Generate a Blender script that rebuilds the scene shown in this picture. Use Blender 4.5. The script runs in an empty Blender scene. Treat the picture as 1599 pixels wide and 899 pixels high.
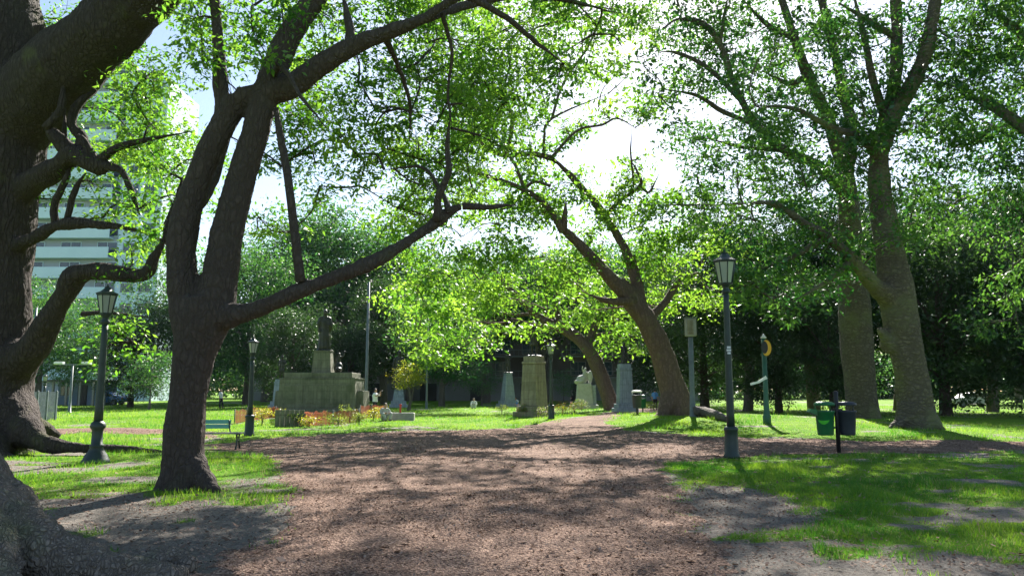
import bpy, math, random
import numpy as np
from mathutils import Vector

R = math.radians
rng = np.random.default_rng(11)
random.seed(5)
scene = bpy.context.scene
col = scene.collection

# ------------------------------------------------------------------ camera
F, CX, CY = 1200.0, 799.5, 449.5          # photograph's focal length and centre, in its own pixels
CAMZ = 1.6
PITCH = math.atan(160.0 / F)
cam_d = bpy.data.cameras.new('camera')
cam = bpy.data.objects.new('camera', cam_d)
col.objects.link(cam)
cam.location = (0, 0, CAMZ)
cam.rotation_euler = (R(90) + PITCH, 0, 0)
cam_d.sensor_width = 36
cam_d.lens = 36 * F / 1599
cam_d.clip_end = 3000
scene.camera = cam
cp, sp = math.cos(PITCH), math.sin(PITCH)


def at(px, py, d):
    """point seen at that pixel of the photograph, d metres ahead"""
    u, v = (px - CX) / F, -(py - CY) / F
    t = d / (cp - v * sp)
    return np.array([u * t, d, CAMZ + (sp + v * cp) * t])


def mpp(px, py, d):
    v = -(py - CY) / F
    return d / (cp - v * sp) / F


# ------------------------------------------------------------------ noise
def _hash(ix, iy, iz, seed):
    h = (ix * 374761393 + iy * 668265263 + iz * 2147483647 + seed * 974634777) & 0xffffffff
    h = ((h ^ (h >> 13)) * 1274126177) & 0xffffffff
    h = h ^ (h >> 16)
    return (h & 0xffffff) / float(0xffffff)


def vnoise(P, scale, seed=0):
    Q = np.asarray(P, float) * scale + 1000.0
    I = np.floor(Q).astype(np.int64)
    f = Q - I
    f = f * f * (3 - 2 * f)
    out = 0
    for a in (0, 1):
        for b in (0, 1):
            for c in (0, 1):
                w = (f[:, 0] if a else 1 - f[:, 0]) * (f[:, 1] if b else 1 - f[:, 1]) * (f[:, 2] if c else 1 - f[:, 2])
                out = out + w * _hash(I[:, 0] + a, I[:, 1] + b, I[:, 2] + c, seed)
    return out * 2 - 1


def n2(x, y, scale, seed=0):
    x = np.asarray(x, float).ravel()
    y = np.asarray(y, float).ravel()
    return vnoise(np.stack([x, y, np.zeros_like(x)], 1), scale, seed)


# ------------------------------------------------------------------ ground height
MX, MY = at(1075, 640, 39)[0], 39.0


def hgt(x, y):
    x = np.asarray(x, float)
    y = np.asarray(y, float)
    sh = x.shape
    xx, yy = x.ravel(), y.ravel()
    m = 0.42 * np.exp(-(((xx - MX - 2) / 8.0) ** 2 + ((yy - MY - 1) / 7.0) ** 2))
    # the path to the right of the small leaning tree stays low
    z = m + 0.035 * n2(xx, yy, 0.35, 3) + 0.014 * n2(xx, yy, 1.6, 4)
    return z.reshape(sh) if sh else float(z[0])


def gnd(px, py):
    d = 20.0
    for _ in range(40):
        p = at(px, py, d)
        u = (p[2] - CAMZ) / d
        z = hgt(p[0], d)
        d2 = (z - CAMZ) / u if u < -1e-4 else 300
        d = 0.5 * d + 0.5 * min(max(d2, 2), 300)
    p = at(px, py, d)
    return np.array([p[0], d, hgt(p[0], d)])


# ------------------------------------------------------------------ mesh helpers
def mesh_np(name, V, Fc, smooth=False):
    """V (n,3), Fc (m,k) all of one size"""
    me = bpy.data.meshes.new(name)
    V = np.asarray(V, np.float32)
    Fc = np.asarray(Fc, np.int32)
    m, k = Fc.shape
    me.vertices.add(len(V))
    me.vertices.foreach_set('co', V.ravel())
    me.loops.add(m * k)
    me.loops.foreach_set('vertex_index', Fc.ravel())
    me.polygons.add(m)
    me.polygons.foreach_set('loop_start', np.arange(0, m * k, k, dtype=np.int32))
    if smooth:
        me.polygons.foreach_set('use_smooth', np.ones(m, bool))
    me.update(calc_edges=True)
    return me


class MB:
    """collects shapes, links them as ONE mesh object"""

    def __init__(self):
        self.v, self.f, self.s = [], [], []
        self.n = 0

    def add(self, V, Fc, smooth=True):
        V = np.asarray(V, float)
        self.v.append(V)
        for q in Fc:
            self.f.append(tuple(int(i) + self.n for i in q))
            self.s.append(smooth)
        self.n += len(V)
        return self

    def box(self, c, s, rz=0.0, bevel=0.0, taper=1.0):
        x, y, z = s[0] / 2, s[1] / 2, s[2] / 2
        b = min(bevel, x * .9, y * .9, z * .9)
        ca, sa = math.cos(rz), math.sin(rz)
        if b <= 0:
            P = np.array([(sx * x * (taper if sz > 0 else 1), sy * y * (taper if sz > 0 else 1), sz * z)
                          for sz in (-1, 1) for sy in (-1, 1) for sx in (-1, 1)])
            Fc = [(0, 2, 3, 1), (4, 5, 7, 6), (0, 1, 5, 4), (2, 6, 7, 3), (0, 4, 6, 2), (1, 3, 7, 5)]
        else:
            rings = [(-z, b), (-z + b, 0), (z - b, 0), (z, b)]
            P, Fc = [], []
            for zz, ins in rings:
                tp = 1 + (taper - 1) * (zz + z) / (2 * z)
                X, Y = x * tp - ins, y * tp - ins
                c2 = b * .8
                for (px, py) in [(-X + c2, -Y), (X - c2, -Y), (X, -Y + c2), (X, Y - c2), (X - c2, Y), (-X + c2, Y), (-X, Y - c2), (-X, -Y + c2)]:
                    P.append((px, py, zz))
            for r in range(3):
                for k in range(8):
                    a, bq = r * 8 + k, r * 8 + (k + 1) % 8
                    Fc.append((a, bq, bq + 8, a + 8))
            Fc.append(tuple(range(7, -1, -1)))
            Fc.append(tuple(range(24, 32)))
            P = np.array(P)
        Q = P.copy()
        Q[:, 0] = P[:, 0] * ca - P[:, 1] * sa + c[0]
        Q[:, 1] = P[:, 0] * sa + P[:, 1] * ca + c[1]
        Q[:, 2] = P[:, 2] + c[2]
        return self.add(Q, Fc, False)

    def lathe(self, prof, c=(0, 0, 0), n=20, smooth=True, phase=0.0, sx=1.0, sy=1.0):
        V, Fc = [], []
        for (r, z) in prof:
            for k in range(n):
                a = 2 * math.pi * k / n + phase
                V.append((c[0] + r * math.cos(a) * sx, c[1] + r * math.sin(a) * sy, c[2] + z))
        for i in range(len(prof) - 1):
            for k in range(n):
                a, b = i * n + k, i * n + (k + 1) % n
                Fc.append((a, b, b + n, a + n))
        Fc.append(tuple(range(n - 1, -1, -1)))
        Fc.append(tuple(range((len(prof) - 1) * n, len(prof) * n)))
        return self.add(V, Fc, smooth)

    def tube(self, pts, rad, n=8, sub=4, wob=0.0):
        V, Fc = tube(pts, rad, n, sub, wob)
        return self.add(V, Fc, True)

    def ball(self, c, r, n=12):
        rx, ry, rz = (r, r, r) if np.isscalar(r) else r
        prof = [(max(math.sin(math.pi * i / n), 1e-3), -math.cos(math.pi * i / n)) for i in range(n + 1)]
        V, Fc = [], []
        for (q, z) in prof:
            for k in range(n):
                a = 2 * math.pi * k / n
                V.append((c[0] + rx * q * math.cos(a), c[1] + ry * q * math.sin(a), c[2] + rz * z))
        for i in range(n):
            for k in range(n):
                a, b = i * n + k, i * n + (k + 1) % n
                Fc.append((a, b, b + n, a + n))
        Fc.append(tuple(range(n - 1, -1, -1)))
        Fc.append(tuple(range(n * n, n * n + n)))
        return self.add(V, Fc, True)

    def prism(self, poly, axis, a, b):
        """poly: 2D outline in the plane across axis, from a to b along it"""
        n = len(poly)
        V = []
        for t in (a, b):
            for (p, q) in poly:
                V.append({'x': (t, p, q), 'y': (p, t, q), 'z': (p, q, t)}[axis])
        Fc = [(i, (i + 1) % n, (i + 1) % n + n, i + n) for i in range(n)]
        Fc.append(tuple(range(n - 1, -1, -1)))
        Fc.append(tuple(range(n, 2 * n)))
        return self.add(V, Fc, False)

    def data(self, name):
        me = bpy.data.meshes.new(name)
        V = np.concatenate(self.v) if self.v else np.zeros((0, 3))
        me.from_pydata(V.tolist(), [], self.f)
        me.polygons.foreach_set('use_smooth', np.array(self.s, bool))
        me.update()
        return me

    def build(self, name, m, parent=None, **kw):
        return link(name, self.data(name), m, parent, **kw)


def link(name, me, m, parent=None, loc=None, rz=None):
    o = bpy.data.objects.new(name, me)
    col.objects.link(o)
    if m is not None:
        for x in (m if isinstance(m, (list, tuple)) else [m]):
            me.materials.append(x)
    if parent is not None:
        o.parent = parent
    if loc is not None:
        o.location = loc
    if rz is not None:
        o.rotation_euler = (0, 0, rz)
    return o


def crom(P, rad, sub):
    P = np.asarray(P, float)
    rad = np.asarray(rad, float)
    if len(P) < 3 or sub <= 1:
        return P, rad
    Q = np.vstack([2 * P[0] - P[1], P, 2 * P[-1] - P[-2]])
    out, ro = [], []
    for i in range(len(P) - 1):
        p0, p1, p2, p3 = Q[i:i + 4]
        for k in range(sub):
            t = k / sub
            out.append(0.5 * ((2 * p1) + (-p0 + p2) * t + (2 * p0 - 5 * p1 + 4 * p2 - p3) * t * t + (-p0 + 3 * p1 - 3 * p2 + p3) * t ** 3))
            s = t * t * (3 - 2 * t)
            ro.append(rad[i] * (1 - s) + rad[i + 1] * s)
    out.append(P[-1])
    ro.append(rad[-1])
    return np.array(out), np.array(ro)


def tube(pts, rad, n=8, sub=4, wob=0.0, caps=True):
    if np.isscalar(rad):
        rad = [rad] * len(pts)
    P, r = crom(pts, rad, sub)
    if wob > 0:
        P = P.copy()
        k = len(P)
        for a in range(3):
            P[1:-1, a] += (rng.random(k - 2) - .5) * 2 * wob
    T = np.gradient(P, axis=0)
    T /= np.linalg.norm(T, axis=1)[:, None] + 1e-9
    up = np.array([0, 0, 1.0]) if abs(T[0][2]) < .9 else np.array([1.0, 0, 0])
    N = np.cross(T[0], up)
    N /= np.linalg.norm(N)
    V = []
    ang = np.linspace(0, 2 * np.pi, n, endpoint=False)
    for i in range(len(P)):
        N = N - T[i] * np.dot(N, T[i])
        N /= np.linalg.norm(N) + 1e-9
        B = np.cross(T[i], N)
        V.append(P[i] + r[i] * (np.cos(ang)[:, None] * N + np.sin(ang)[:, None] * B))
    V = np.concatenate(V)
    Fc = []
    for i in range(len(P) - 1):
        for k in range(n):
            a, b = i * n + k, i * n + (k + 1) % n
            Fc.append((a, b, b + n, a + n))
    if caps:
        Fc.append(tuple(range(n - 1, -1, -1)))
        Fc.append(tuple(range((len(P) - 1) * n, len(P) * n)))
    return V, Fc


def fuse(mb, voxel, smooth=4):
    """the collected shapes grown together into one continuous skin"""
    o = mb.build('fuse_tmp', None)
    r = o.modifiers.new('r', 'REMESH')
    r.mode = 'VOXEL'
    r.voxel_size = voxel
    if smooth:
        s = o.modifiers.new('s', 'SMOOTH')
        s.iterations = smooth
        s.factor = .5
    dg = bpy.context.evaluated_depsgraph_get()
    me = bpy.data.meshes.new_from_object(o.evaluated_get(dg))
    old = o.data
    bpy.data.objects.remove(o)
    bpy.data.meshes.remove(old)
    n = len(me.vertices)
    V = np.empty(n * 3, np.float32)
    me.vertices.foreach_get('co', V)
    N = np.empty(n * 3, np.float32)
    me.vertices.foreach_get('normal', N)
    Fc = [tuple(p.vertices) for p in me.polygons]
    bpy.data.meshes.remove(me)
    return V.reshape(-1, 3).astype(float), N.reshape(-1, 3).astype(float), Fc


def empty(name, loc=(0, 0, 0), rz=0.0):
    o = bpy.data.objects.new(name, None)
    o.empty_display_size = .2
    col.objects.link(o)
    o.location = [float(v) for v in loc]
    o.rotation_euler = (0, 0, rz)
    return o


def tag(o, label=None, cat=None, group=None, kind=None):
    if label:
        o['label'] = label
    if cat:
        o['category'] = cat
    if group:
        o['group'] = group
    if kind:
        o['kind'] = kind
    return o


KIDS = {}


def copy_tree(o, parent=None):
    c = o.copy()
    col.objects.link(c)
    if parent is not None:
        c.parent = parent
    for ch in list(o.children):
        copy_tree(ch, c)
    return c


# ------------------------------------------------------------------ materials
def _nodes(name):
    m = bpy.data.materials.new(name)
    m.use_nodes = True
    nt = m.node_tree
    nt.nodes.clear()
    return m, nt, nt.nodes, nt.links


def mat(name, c1, c2=None, scale=4.0, rough=.7, bump=0.0, bscale=20.0, stretch=(1, 1, 1), metal=0.0, c3=None, s3=.5, w3=(.55, .7), bdist=.02, spec=.4, detail=6, joint=0):
    """two-tone noise colour, optional patches of a third colour, bump"""
    m, nt, N, L = _nodes(name)
    out = N.new('ShaderNodeOutputMaterial')
    b = N.new('ShaderNodeBsdfPrincipled')
    b.inputs['Roughness'].default_value = rough
    b.inputs['Metallic'].default_value = metal
    b.inputs['Specular IOR Level'].default_value = spec
    L.new(b.outputs[0], out.inputs[0])
    tc = N.new('ShaderNodeTexCoord')
    mp = N.new('ShaderNodeMapping')
    mp.inputs['Scale'].default_value = stretch
    L.new(tc.outputs['Object'], mp.inputs[0])
    c2 = c2 or tuple(x * .75 for x in c1)
    nz = N.new('ShaderNodeTexNoise')
    nz.inputs['Scale'].default_value = scale
    nz.inputs['Detail'].default_value = detail
    nz.inputs['Roughness'].default_value = .65
    L.new(mp.outputs[0], nz.inputs['Vector'])
    rp = N.new('ShaderNodeValToRGB')
    rp.color_ramp.elements[0].position = .3
    rp.color_ramp.elements[1].position = .7
    rp.color_ramp.elements[0].color = (*c2, 1)
    rp.color_ramp.elements[1].color = (*c1, 1)
    L.new(nz.outputs[0], rp.inputs[0])
    cc = rp.outputs[0]
    if c3:
        n3 = N.new('ShaderNodeTexNoise')
        n3.inputs['Scale'].default_value = s3
        n3.inputs['Detail'].default_value = 5
        L.new(tc.outputs['Object'], n3.inputs['Vector'])
        mr = N.new('ShaderNodeMapRange')
        mr.inputs[1].default_value, mr.inputs[2].default_value = w3
        L.new(n3.outputs[0], mr.inputs[0])
        mx = N.new('ShaderNodeMixRGB')
        mx.inputs[2].default_value = (*c3, 1)
        L.new(mr.outputs[0], mx.inputs[0])
        L.new(cc, mx.inputs[1])
        cc = mx.outputs[0]
    if joint:
        m2 = N.new('ShaderNodeMapping')
        m2.inputs['Rotation'].default_value = (R(90), 0, 0)
        L.new(tc.outputs['Object'], m2.inputs[0])
        bt = N.new('ShaderNodeTexBrick')
        bt.inputs['Color1'].default_value = (1, 1, 1, 1)
        bt.inputs['Color2'].default_value = (.82, .82, .80, 1)
        bt.inputs['Mortar'].default_value = (.5, .48, .44, 1)
        bt.inputs['Scale'].default_value = joint
        bt.inputs['Mortar Size'].default_value = .018
        bt.inputs['Brick Width'].default_value = 1.1
        bt.inputs['Row Height'].default_value = .52
        L.new(m2.outputs[0], bt.inputs['Vector'])
        # rain streaks run down the stone
        m4 = N.new('ShaderNodeMapping')
        m4.inputs['Scale'].default_value = (5, 5, .35)
        L.new(tc.outputs['Object'], m4.inputs[0])
        n4 = N.new('ShaderNodeTexNoise')
        n4.inputs['Scale'].default_value = 1.6
        n4.inputs['Detail'].default_value = 6
        L.new(m4.outputs[0], n4.inputs['Vector'])
        r4 = N.new('ShaderNodeValToRGB')
        r4.color_ramp.elements[0].position, r4.color_ramp.elements[1].position = .38, .62
        r4.color_ramp.elements[0].color = (.5, .5, .48, 1)
        r4.color_ramp.elements[1].color = (1.05, 1.05, 1.05, 1)
        L.new(n4.outputs[0], r4.inputs[0])
        for src in (bt.outputs['Color'], r4.outputs[0]):
            mm = N.new('ShaderNodeMixRGB')
            mm.blend_type = 'MULTIPLY'
            mm.inputs[0].default_value = .5
            L.new(cc, mm.inputs[1])
            L.new(src, mm.inputs[2])
            cc = mm.outputs[0]
    L.new(cc, b.inputs['Base Color'])
    if bump > 0:
        nb = N.new('ShaderNodeTexNoise')
        nb.inputs['Scale'].default_value = bscale
        nb.inputs['Detail'].default_value = 8
        nb.inputs['Roughness'].default_value = .7
        L.new(mp.outputs[0], nb.inputs['Vector'])
        bp = N.new('ShaderNodeBump')
        bp.inputs['Strength'].default_value = bump
        bp.inputs['Distance'].default_value = bdist
        L.new(nb.outputs[0], bp.inputs['Height'])
        L.new(bp.outputs[0], b.inputs['Normal'])
    return m


def bark(name, c1, c2, moss=None, vs=3.0, stretch=(3.2, 3.2, .8), bump=.9, mossw=(.52, .68), moss_s=.7, crack=.5):
    m, nt, N, L = _nodes(name)
    out = N.new('ShaderNodeOutputMaterial')
    b = N.new('ShaderNodeBsdfPrincipled')
    b.inputs['Roughness'].default_value = .9
    b.inputs['Specular IOR Level'].default_value = .15
    L.new(b.outputs[0], out.inputs[0])
    tc = N.new('ShaderNodeTexCoord')
    mp = N.new('ShaderNodeMapping')
    mp.inputs['Scale'].default_value = stretch
    L.new(tc.outputs['Object'], mp.inputs[0])
    wn = N.new('ShaderNodeTexNoise')
    wn.inputs['Scale'].default_value = 2.0
    wn.inputs['Detail'].default_value = 4
    L.new(mp.outputs[0], wn.inputs['Vector'])
    wm = N.new('ShaderNodeMixRGB')
    wm.blend_type = 'ADD'
    wm.inputs[0].default_value = .55
    L.new(mp.outputs[0], wm.inputs[1])
    L.new(wn.outputs['Color'], wm.inputs[2])
    vo = N.new('ShaderNodeTexVoronoi')
    vo.feature = 'DISTANCE_TO_EDGE'
    vo.inputs['Scale'].default_value = vs
    L.new(wm.outputs[0], vo.inputs['Vector'])
    cr = N.new('ShaderNodeMapRange')
    cr.inputs[1].default_value, cr.inputs[2].default_value = 0.0, .22
    L.new(vo.outputs['Distance'], cr.inputs[0])
    nz = N.new('ShaderNodeTexNoise')
    nz.inputs['Scale'].default_value = 9.0
    nz.inputs['Detail'].default_value = 9
    nz.inputs['Roughness'].default_value = .75
    L.new(tc.outputs['Object'], nz.inputs['Vector'])
    rp = N.new('ShaderNodeValToRGB')
    rp.color_ramp.elements[0].position, rp.color_ramp.elements[1].position = .35, .65
    rp.color_ramp.elements[0].color = (*c2, 1)
    rp.color_ramp.elements[1].color = (*c1, 1)
    L.new(nz.outputs[0], rp.inputs[0])
    mx = N.new('ShaderNodeMixRGB')
    mx.inputs[1].default_value = (*[a_ * (1 - crack) * .8 + b_ * crack * .8 for a_, b_ in zip(c1, c2)], 1)
    L.new(cr.outputs[0], mx.inputs[0])
    L.new(rp.outputs[0], mx.inputs[2])
    cc = mx.outputs[0]
    if moss:
        n3 = N.new('ShaderNodeTexNoise')
        n3.inputs['Scale'].default_value = moss_s
        n3.inputs['Detail'].default_value = 8
        n3.inputs['Roughness'].default_value = .6
        L.new(tc.outputs['Object'], n3.inputs['Vector'])
        mr = N.new('ShaderNodeMapRange')
        mr.inputs[1].default_value, mr.inputs[2].default_value = mossw
        L.new(n3.outputs[0], mr.inputs[0])
        m3 = N.new('ShaderNodeMixRGB')
        m3.inputs[2].default_value = (*moss, 1)
        L.new(mr.outputs[0], m3.inputs[0])
        L.new(cc, m3.inputs[1])
        cc = m3.outputs[0]
    L.new(cc, b.inputs['Base Color'])
    ad = N.new('ShaderNodeMath')
    ad.operation = 'MULTIPLY_ADD'
    L.new(nz.outputs[0], ad.inputs[0])
    ad.inputs[1].default_value = .8
    L.new(cr.outputs[0], ad.inputs[2])
    bp = N.new('ShaderNodeBump')
    bp.inputs['Strength'].default_value = bump
    bp.inputs['Distance'].default_value = .035
    L.new(ad.outputs[0], bp.inputs['Height'])
    L.new(bp.outputs[0], b.inputs['Normal'])
    return m


def leafmat(name, lo, hi, tlo, thi, trans=.5, extra=None, gloss=.035):
    """diffuse + light passing through; per-leaf tint picks the tone"""
    m, nt, N, L = _nodes(name)
    out = N.new('ShaderNodeOutputMaterial')
    at_ = N.new('ShaderNodeAttribute')
    at_.attribute_name = 'tint'

    def ramp(a, b):
        r = N.new('ShaderNodeValToRGB')
        r.color_ramp.elements[0].color = (*a, 1)
        r.color_ramp.elements[1].color = (*b, 1)
        if extra:
            r.color_ramp.elements[1].position = .94
            e = r.color_ramp.elements.new(.97)
            e.color = (*extra, 1)
        L.new(at_.outputs['Fac'], r.inputs[0])
        return r
    d = N.new('ShaderNodeBsdfDiffuse')
    t = N.new('ShaderNodeBsdfTranslucent')
    g = N.new('ShaderNodeBsdfGlossy')
    g.inputs['Roughness'].default_value = .38
    g.inputs['Color'].default_value = (1, 1, 1, 1)
    L.new(ramp(lo, hi).outputs[0], d.inputs[0])
    L.new(ramp(tlo, thi).outputs[0], t.inputs[0])
    mx = N.new('ShaderNodeMixShader')
    mx.inputs[0].default_value = trans
    L.new(d.outputs[0], mx.inputs[1])
    L.new(t.outputs[0], mx.inputs[2])
    m2 = N.new('ShaderNodeMixShader')
    m2.inputs[0].default_value = gloss
    L.new(mx.outputs[0], m2.inputs[1])
    L.new(g.outputs[0], m2.inputs[2])
    L.new(m2.outputs[0], out.inputs[0])
    return m


def glassmat(name, c, rough=.15):
    m, nt, N, L = _nodes(name)
    out = N.new('ShaderNodeOutputMaterial')
    t = N.new('ShaderNodeBsdfTranslucent')
    t.inputs[0].default_value = (*c, 1)
    d = N.new('ShaderNodeBsdfDiffuse')
    d.inputs[0].default_value = (*c, 1)
    g = N.new('ShaderNodeBsdfGlossy')
    g.inputs['Roughness'].default_value = rough
    mx = N.new('ShaderNodeMixShader')
    mx.inputs[0].default_value = .55
    L.new(d.outputs[0], mx.inputs[1])
    L.new(t.outputs[0], mx.inputs[2])
    m2 = N.new('ShaderNodeMixShader')
    m2.inputs[0].default_value = .12
    L.new(mx.outputs[0], m2.inputs[1])
    L.new(g.outputs[0], m2.inputs[2])
    L.new(m2.outputs[0], out.inputs[0])
    return m


M = {}
M['bark_dark'] = bark('bark_dark', (.10, .08, .07), (.055, .045, .038), moss=(.10, .11, .06), mossw=(.6, .85), vs=4.5, stretch=(2.5, 2.5, 1.0), crack=.4, bump=.7)
M['bark_big'] = bark('bark_big', (.085, .068, .06), (.04, .032, .028), moss=(.10, .105, .045), mossw=(.6, .75), vs=3.0, crack=.5)
M['bark_root'] = bark('bark_root', (.31, .265, .22), (.13, .108, .09), moss=(.19, .19, .12), vs=16.0, stretch=(1.6, 1.6, 1.0), moss_s=2.0, crack=.3)
M['bark_tipa'] = bark('bark_tipa', (.19, .13, .10), (.09, .062, .05), moss=(.17, .15, .07), vs=2.0, stretch=(3, 3, .7), mossw=(.58, .8))
M['bark_ceiba'] = bark('bark_ceiba', (.185, .155, .12), (.065, .056, .046), moss=(.145, .15, .08), vs=3.2, stretch=(1.0, 1.0, 1.8), bump=1.0, mossw=(.5, .66), crack=.6, moss_s=.45)
M['bark_grey'] = bark('bark_grey', (.17, .15, .13), (.09, .08, .07), vs=1.2)
M['leaf_near'] = leafmat('leaf_near', (.030, .085, .014), (.075, .16, .022), (.11, .33, .02), (.32, .56, .045), .55)
M['leaf_mid'] = leafmat('leaf_mid', (.035, .09, .016), (.08, .165, .025), (.13, .34, .02), (.34, .56, .045), .55)
M['leaf_ceiba'] = leafmat('leaf_ceiba', (.025, .08, .024), (.07, .16, .035), (.035, .16, .022), (.19, .40, .04), .38)
M['leaf_dark'] = leafmat('leaf_dark', (.018, .042, .018), (.045, .085, .03), (.03, .08, .015), (.09, .20, .03), .35)
M['leaf_back'] = leafmat('leaf_back', (.02, .07, .03), (.06, .14, .045), (.05, .20, .03), (.19, .40, .055), .42)
M['leaf_lime'] = leafmat('leaf_lime', (.10, .15, .02), (.22, .24, .02), (.32, .40, .02), (.60, .55, .03), .5, extra=(.5, .18, .05))
M['leaf_bed'] = leafmat('leaf_bed', (.06, .12, .02), (.14, .20, .03), (.2, .3, .03), (.35, .4, .05), .45)
M['petal_red'] = leafmat('petal_red', (.35, .06, .04), (.5, .18, .14), (.5, .1, .05), (.6, .3, .2), .4)
M['petal_pink'] = leafmat('petal_pink', (.45, .25, .25), (.6, .45, .42), (.5, .3, .3), (.6, .45, .45), .4)
M['petal_yellow'] = leafmat('petal_yellow', (.55, .40, .03), (.7, .6, .08), (.7, .5, .03), (.8, .65, .08), .4)
M['grass'] = leafmat('grass', (.035, .125, .012), (.10, .22, .02), (.07, .28, .012), (.36, .54, .03), .5, extra=(.34, .30, .14), gloss=.03)
M['iron'] = mat('lamp_iron', (.022, .045, .038), (.012, .022, .02), 6, .45, .25, 60, spec=.5)
M['iron_grey'] = mat('pole_grey', (.16, .19, .2), (.10, .12, .13), 5, .5, .1, 40)
M['lamp_glass'] = glassmat('lamp_glass', (.62, .66, .64))
M['stone'] = mat('monument_stone', (.225, .225, .15), (.15, .15, .10), 3, .85, .35, 25, c3=(.11, .12, .07), s3=.8, joint=1.0)
M['stone_pale'] = mat('pedestal_stone', (.33, .29, .215), (.23, .20, .145), 4, .85, .3, 25, c3=(.22, .17, .10), s3=.9, joint=1.0)
M['stone_blue'] = mat('pedestal_granite', (.36, .41, .47), (.28, .32, .37), 5, .8, .2, 25, joint=1.0)
M['marble'] = mat('white_marble', (.52, .52, .5), (.38, .38, .35), 4, .6, .2, 25)
M['bronze'] = mat('old_bronze', (.055, .05, .036), (.03, .034, .028), 6, .45, .3, 22, metal=.35)
M['plastic_green'] = mat('bin_green', (.015, .16, .055), (.011, .12, .04), 5, .35, .05, 60, c3=(.05, .13, .05), s3=3)
M['plastic_lime'] = mat('bin_green_mark', (.07, .55, .03), (.05, .45, .02), 5, .4)
M['plastic_dark'] = mat('bin_dark', (.035, .042, .06), (.025, .03, .042), 6, .5, .08, 50)
M['sign_yellow'] = mat('sign_yellow', (.75, .40, .02), (.65, .33, .02), 5, .5)
M['white_paint'] = mat('white_paint', (.78, .78, .78), (.66, .67, .68), 5, .55)
M['black_paint'] = mat('black_paint', (.02, .02, .022), (.014, .014, .015), 5, .5)
M['wood_green'] = mat('bench_green', (.16, .46, .40), (.11, .36, .31), 6, .55, .2, 30, stretch=(1, 6, 6))
M['wood_grey'] = mat('bench_grey', (.22, .22, .2), (.13, .13, .12), 6, .8, .3, 30, stretch=(1, 6, 6))
M['concrete'] = mat('concrete', (.34, .33, .31), (.24, .23, .21), 5, .9, .3, 30)
M['orange_net'] = leafmat('orange_net', (.33, .115, .07), (.38, .14, .085), (.4, .13, .07), (.4, .13, .07), .3)
M['fence_metal'] = mat('fence_metal', (.10, .13, .15), (.06, .085, .10), 5, .5)
M['wall_white'] = mat('apartment_white', (.68, .85, .93), (.60, .77, .86), .4, .8, .1, 8)
M['wall_pale'] = mat('apartment_grey', (.42, .46, .52), (.36, .40, .46), .4, .8)
M['wall_dark'] = mat('facade_brown', (.11, .085, .08), (.075, .06, .058), .5, .85)
M['wall_grey'] = mat('facade_grey', (.22, .225, .235), (.16, .165, .175), .5, .85)
M['kiosk'] = mat('kiosk_blue', (.17, .24, .35), (.12, .17, .26), 1, .7)
M['pane'] = mat('window_pane', (.05, .07, .09), (.03, .045, .06), .3, .12, spec=.7)
M['roof_tin'] = mat('roof_tin', (.12, .12, .12), (.08, .08, .08), 1, .6)
M['car_blue'] = mat('car_blue', (.05, .17, .45), (.05, .16, .42), 1, .25, spec=.6)
M['car_grey'] = mat('car_silver', (.35, .36, .38), (.33, .34, .36), 1, .3, spec=.6)
M['rubber'] = mat('rubber', (.015, .015, .015), (.01, .01, .01), 5, .8)
M['skin'] = mat('skin', (.45, .27, .19), (.40, .23, .16), 8, .5)
M['hair'] = mat('hair', (.03, .02, .014), (.02, .013, .01), 30, .6)
M['cloth_white'] = mat('cloth_white', (.75, .75, .74), (.66, .66, .66), 5, .85)
M['cloth_dark'] = mat('cloth_dark', (.025, .025, .032), (.018, .018, .022), 5, .85)
M['cloth_blue'] = mat('cloth_blue', (.10, .28, .60), (.08, .22, .5), 5, .85)
M['cloth_grey'] = mat('cloth_grey', (.45, .45, .43), (.38, .38, .37), 5, .85)
M['chip'] = leafmat('leaf_litter', (.11, .068, .052), (.44, .315, .24), (.10, .05, .03), (.2, .12, .07), .12, gloss=.0)

# ------------------------------------------------------------------ light and sky
SUN_EL, SUN_AZ = R(36), R(12.2)            # ahead of the camera, a little to the right, above the frame
sun_d = bpy.data.lights.new('sun', 'SUN')
sun_d.energy = 5.0
sun_d.angle = R(.45)
sun_d.color = (1.0, .95, .87)
sun = bpy.data.objects.new('sun', sun_d)
col.objects.link(sun)
S = Vector((math.sin(SUN_AZ) * math.cos(SUN_EL), math.cos(SUN_AZ) * math.cos(SUN_EL), math.sin(SUN_EL)))
sun.rotation_euler = (-S).to_track_quat('-Z', 'Y').to_euler()
sun.location = (30, 60, 60)
w = bpy.data.worlds.new('World')
scene.world = w
w.use_nodes = True
wn = w.node_tree
wn.nodes.clear()
bg = wn.nodes.new('ShaderNodeBackground')
wo = wn.nodes.new('ShaderNodeOutputWorld')
sk = wn.nodes.new('ShaderNodeTexSky')
sk.sky_type = 'NISHITA'
sk.sun_disc = False
sk.sun_elevation = SUN_EL
sk.sun_rotation = SUN_AZ
sk.air_density = 1.0
sk.dust_density = .6
sk.ozone_density = 1.0
bg.inputs[1].default_value = .058
wn.links.new(sk.outputs[0], bg.inputs[0])
wn.links.new(bg.outputs[0], wo.inputs[0])
vs_ = scene.view_settings
vs_.view_transform = 'Standard'
vs_.look = 'None'
vs_.gamma = 1
vs_.use_curve_mapping = False
vs_.exposure = 1.8
scene.cycles.max_bounces = 6
scene.cycles.diffuse_bounces = 4
scene.cycles.glossy_bounces = 2
scene.cycles.transmission_bounces = 4
scene.cycles.sample_clamp_indirect = 4
scene.cycles.use_denoising = True


# ------------------------------------------------------------------ ground masks (outlines read off the photograph, laid on the ground)
def gpoly(pix):
    return np.array([at(px, py, 1)[:2] * 0 + gflat(px, py) for px, py in pix])


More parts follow.
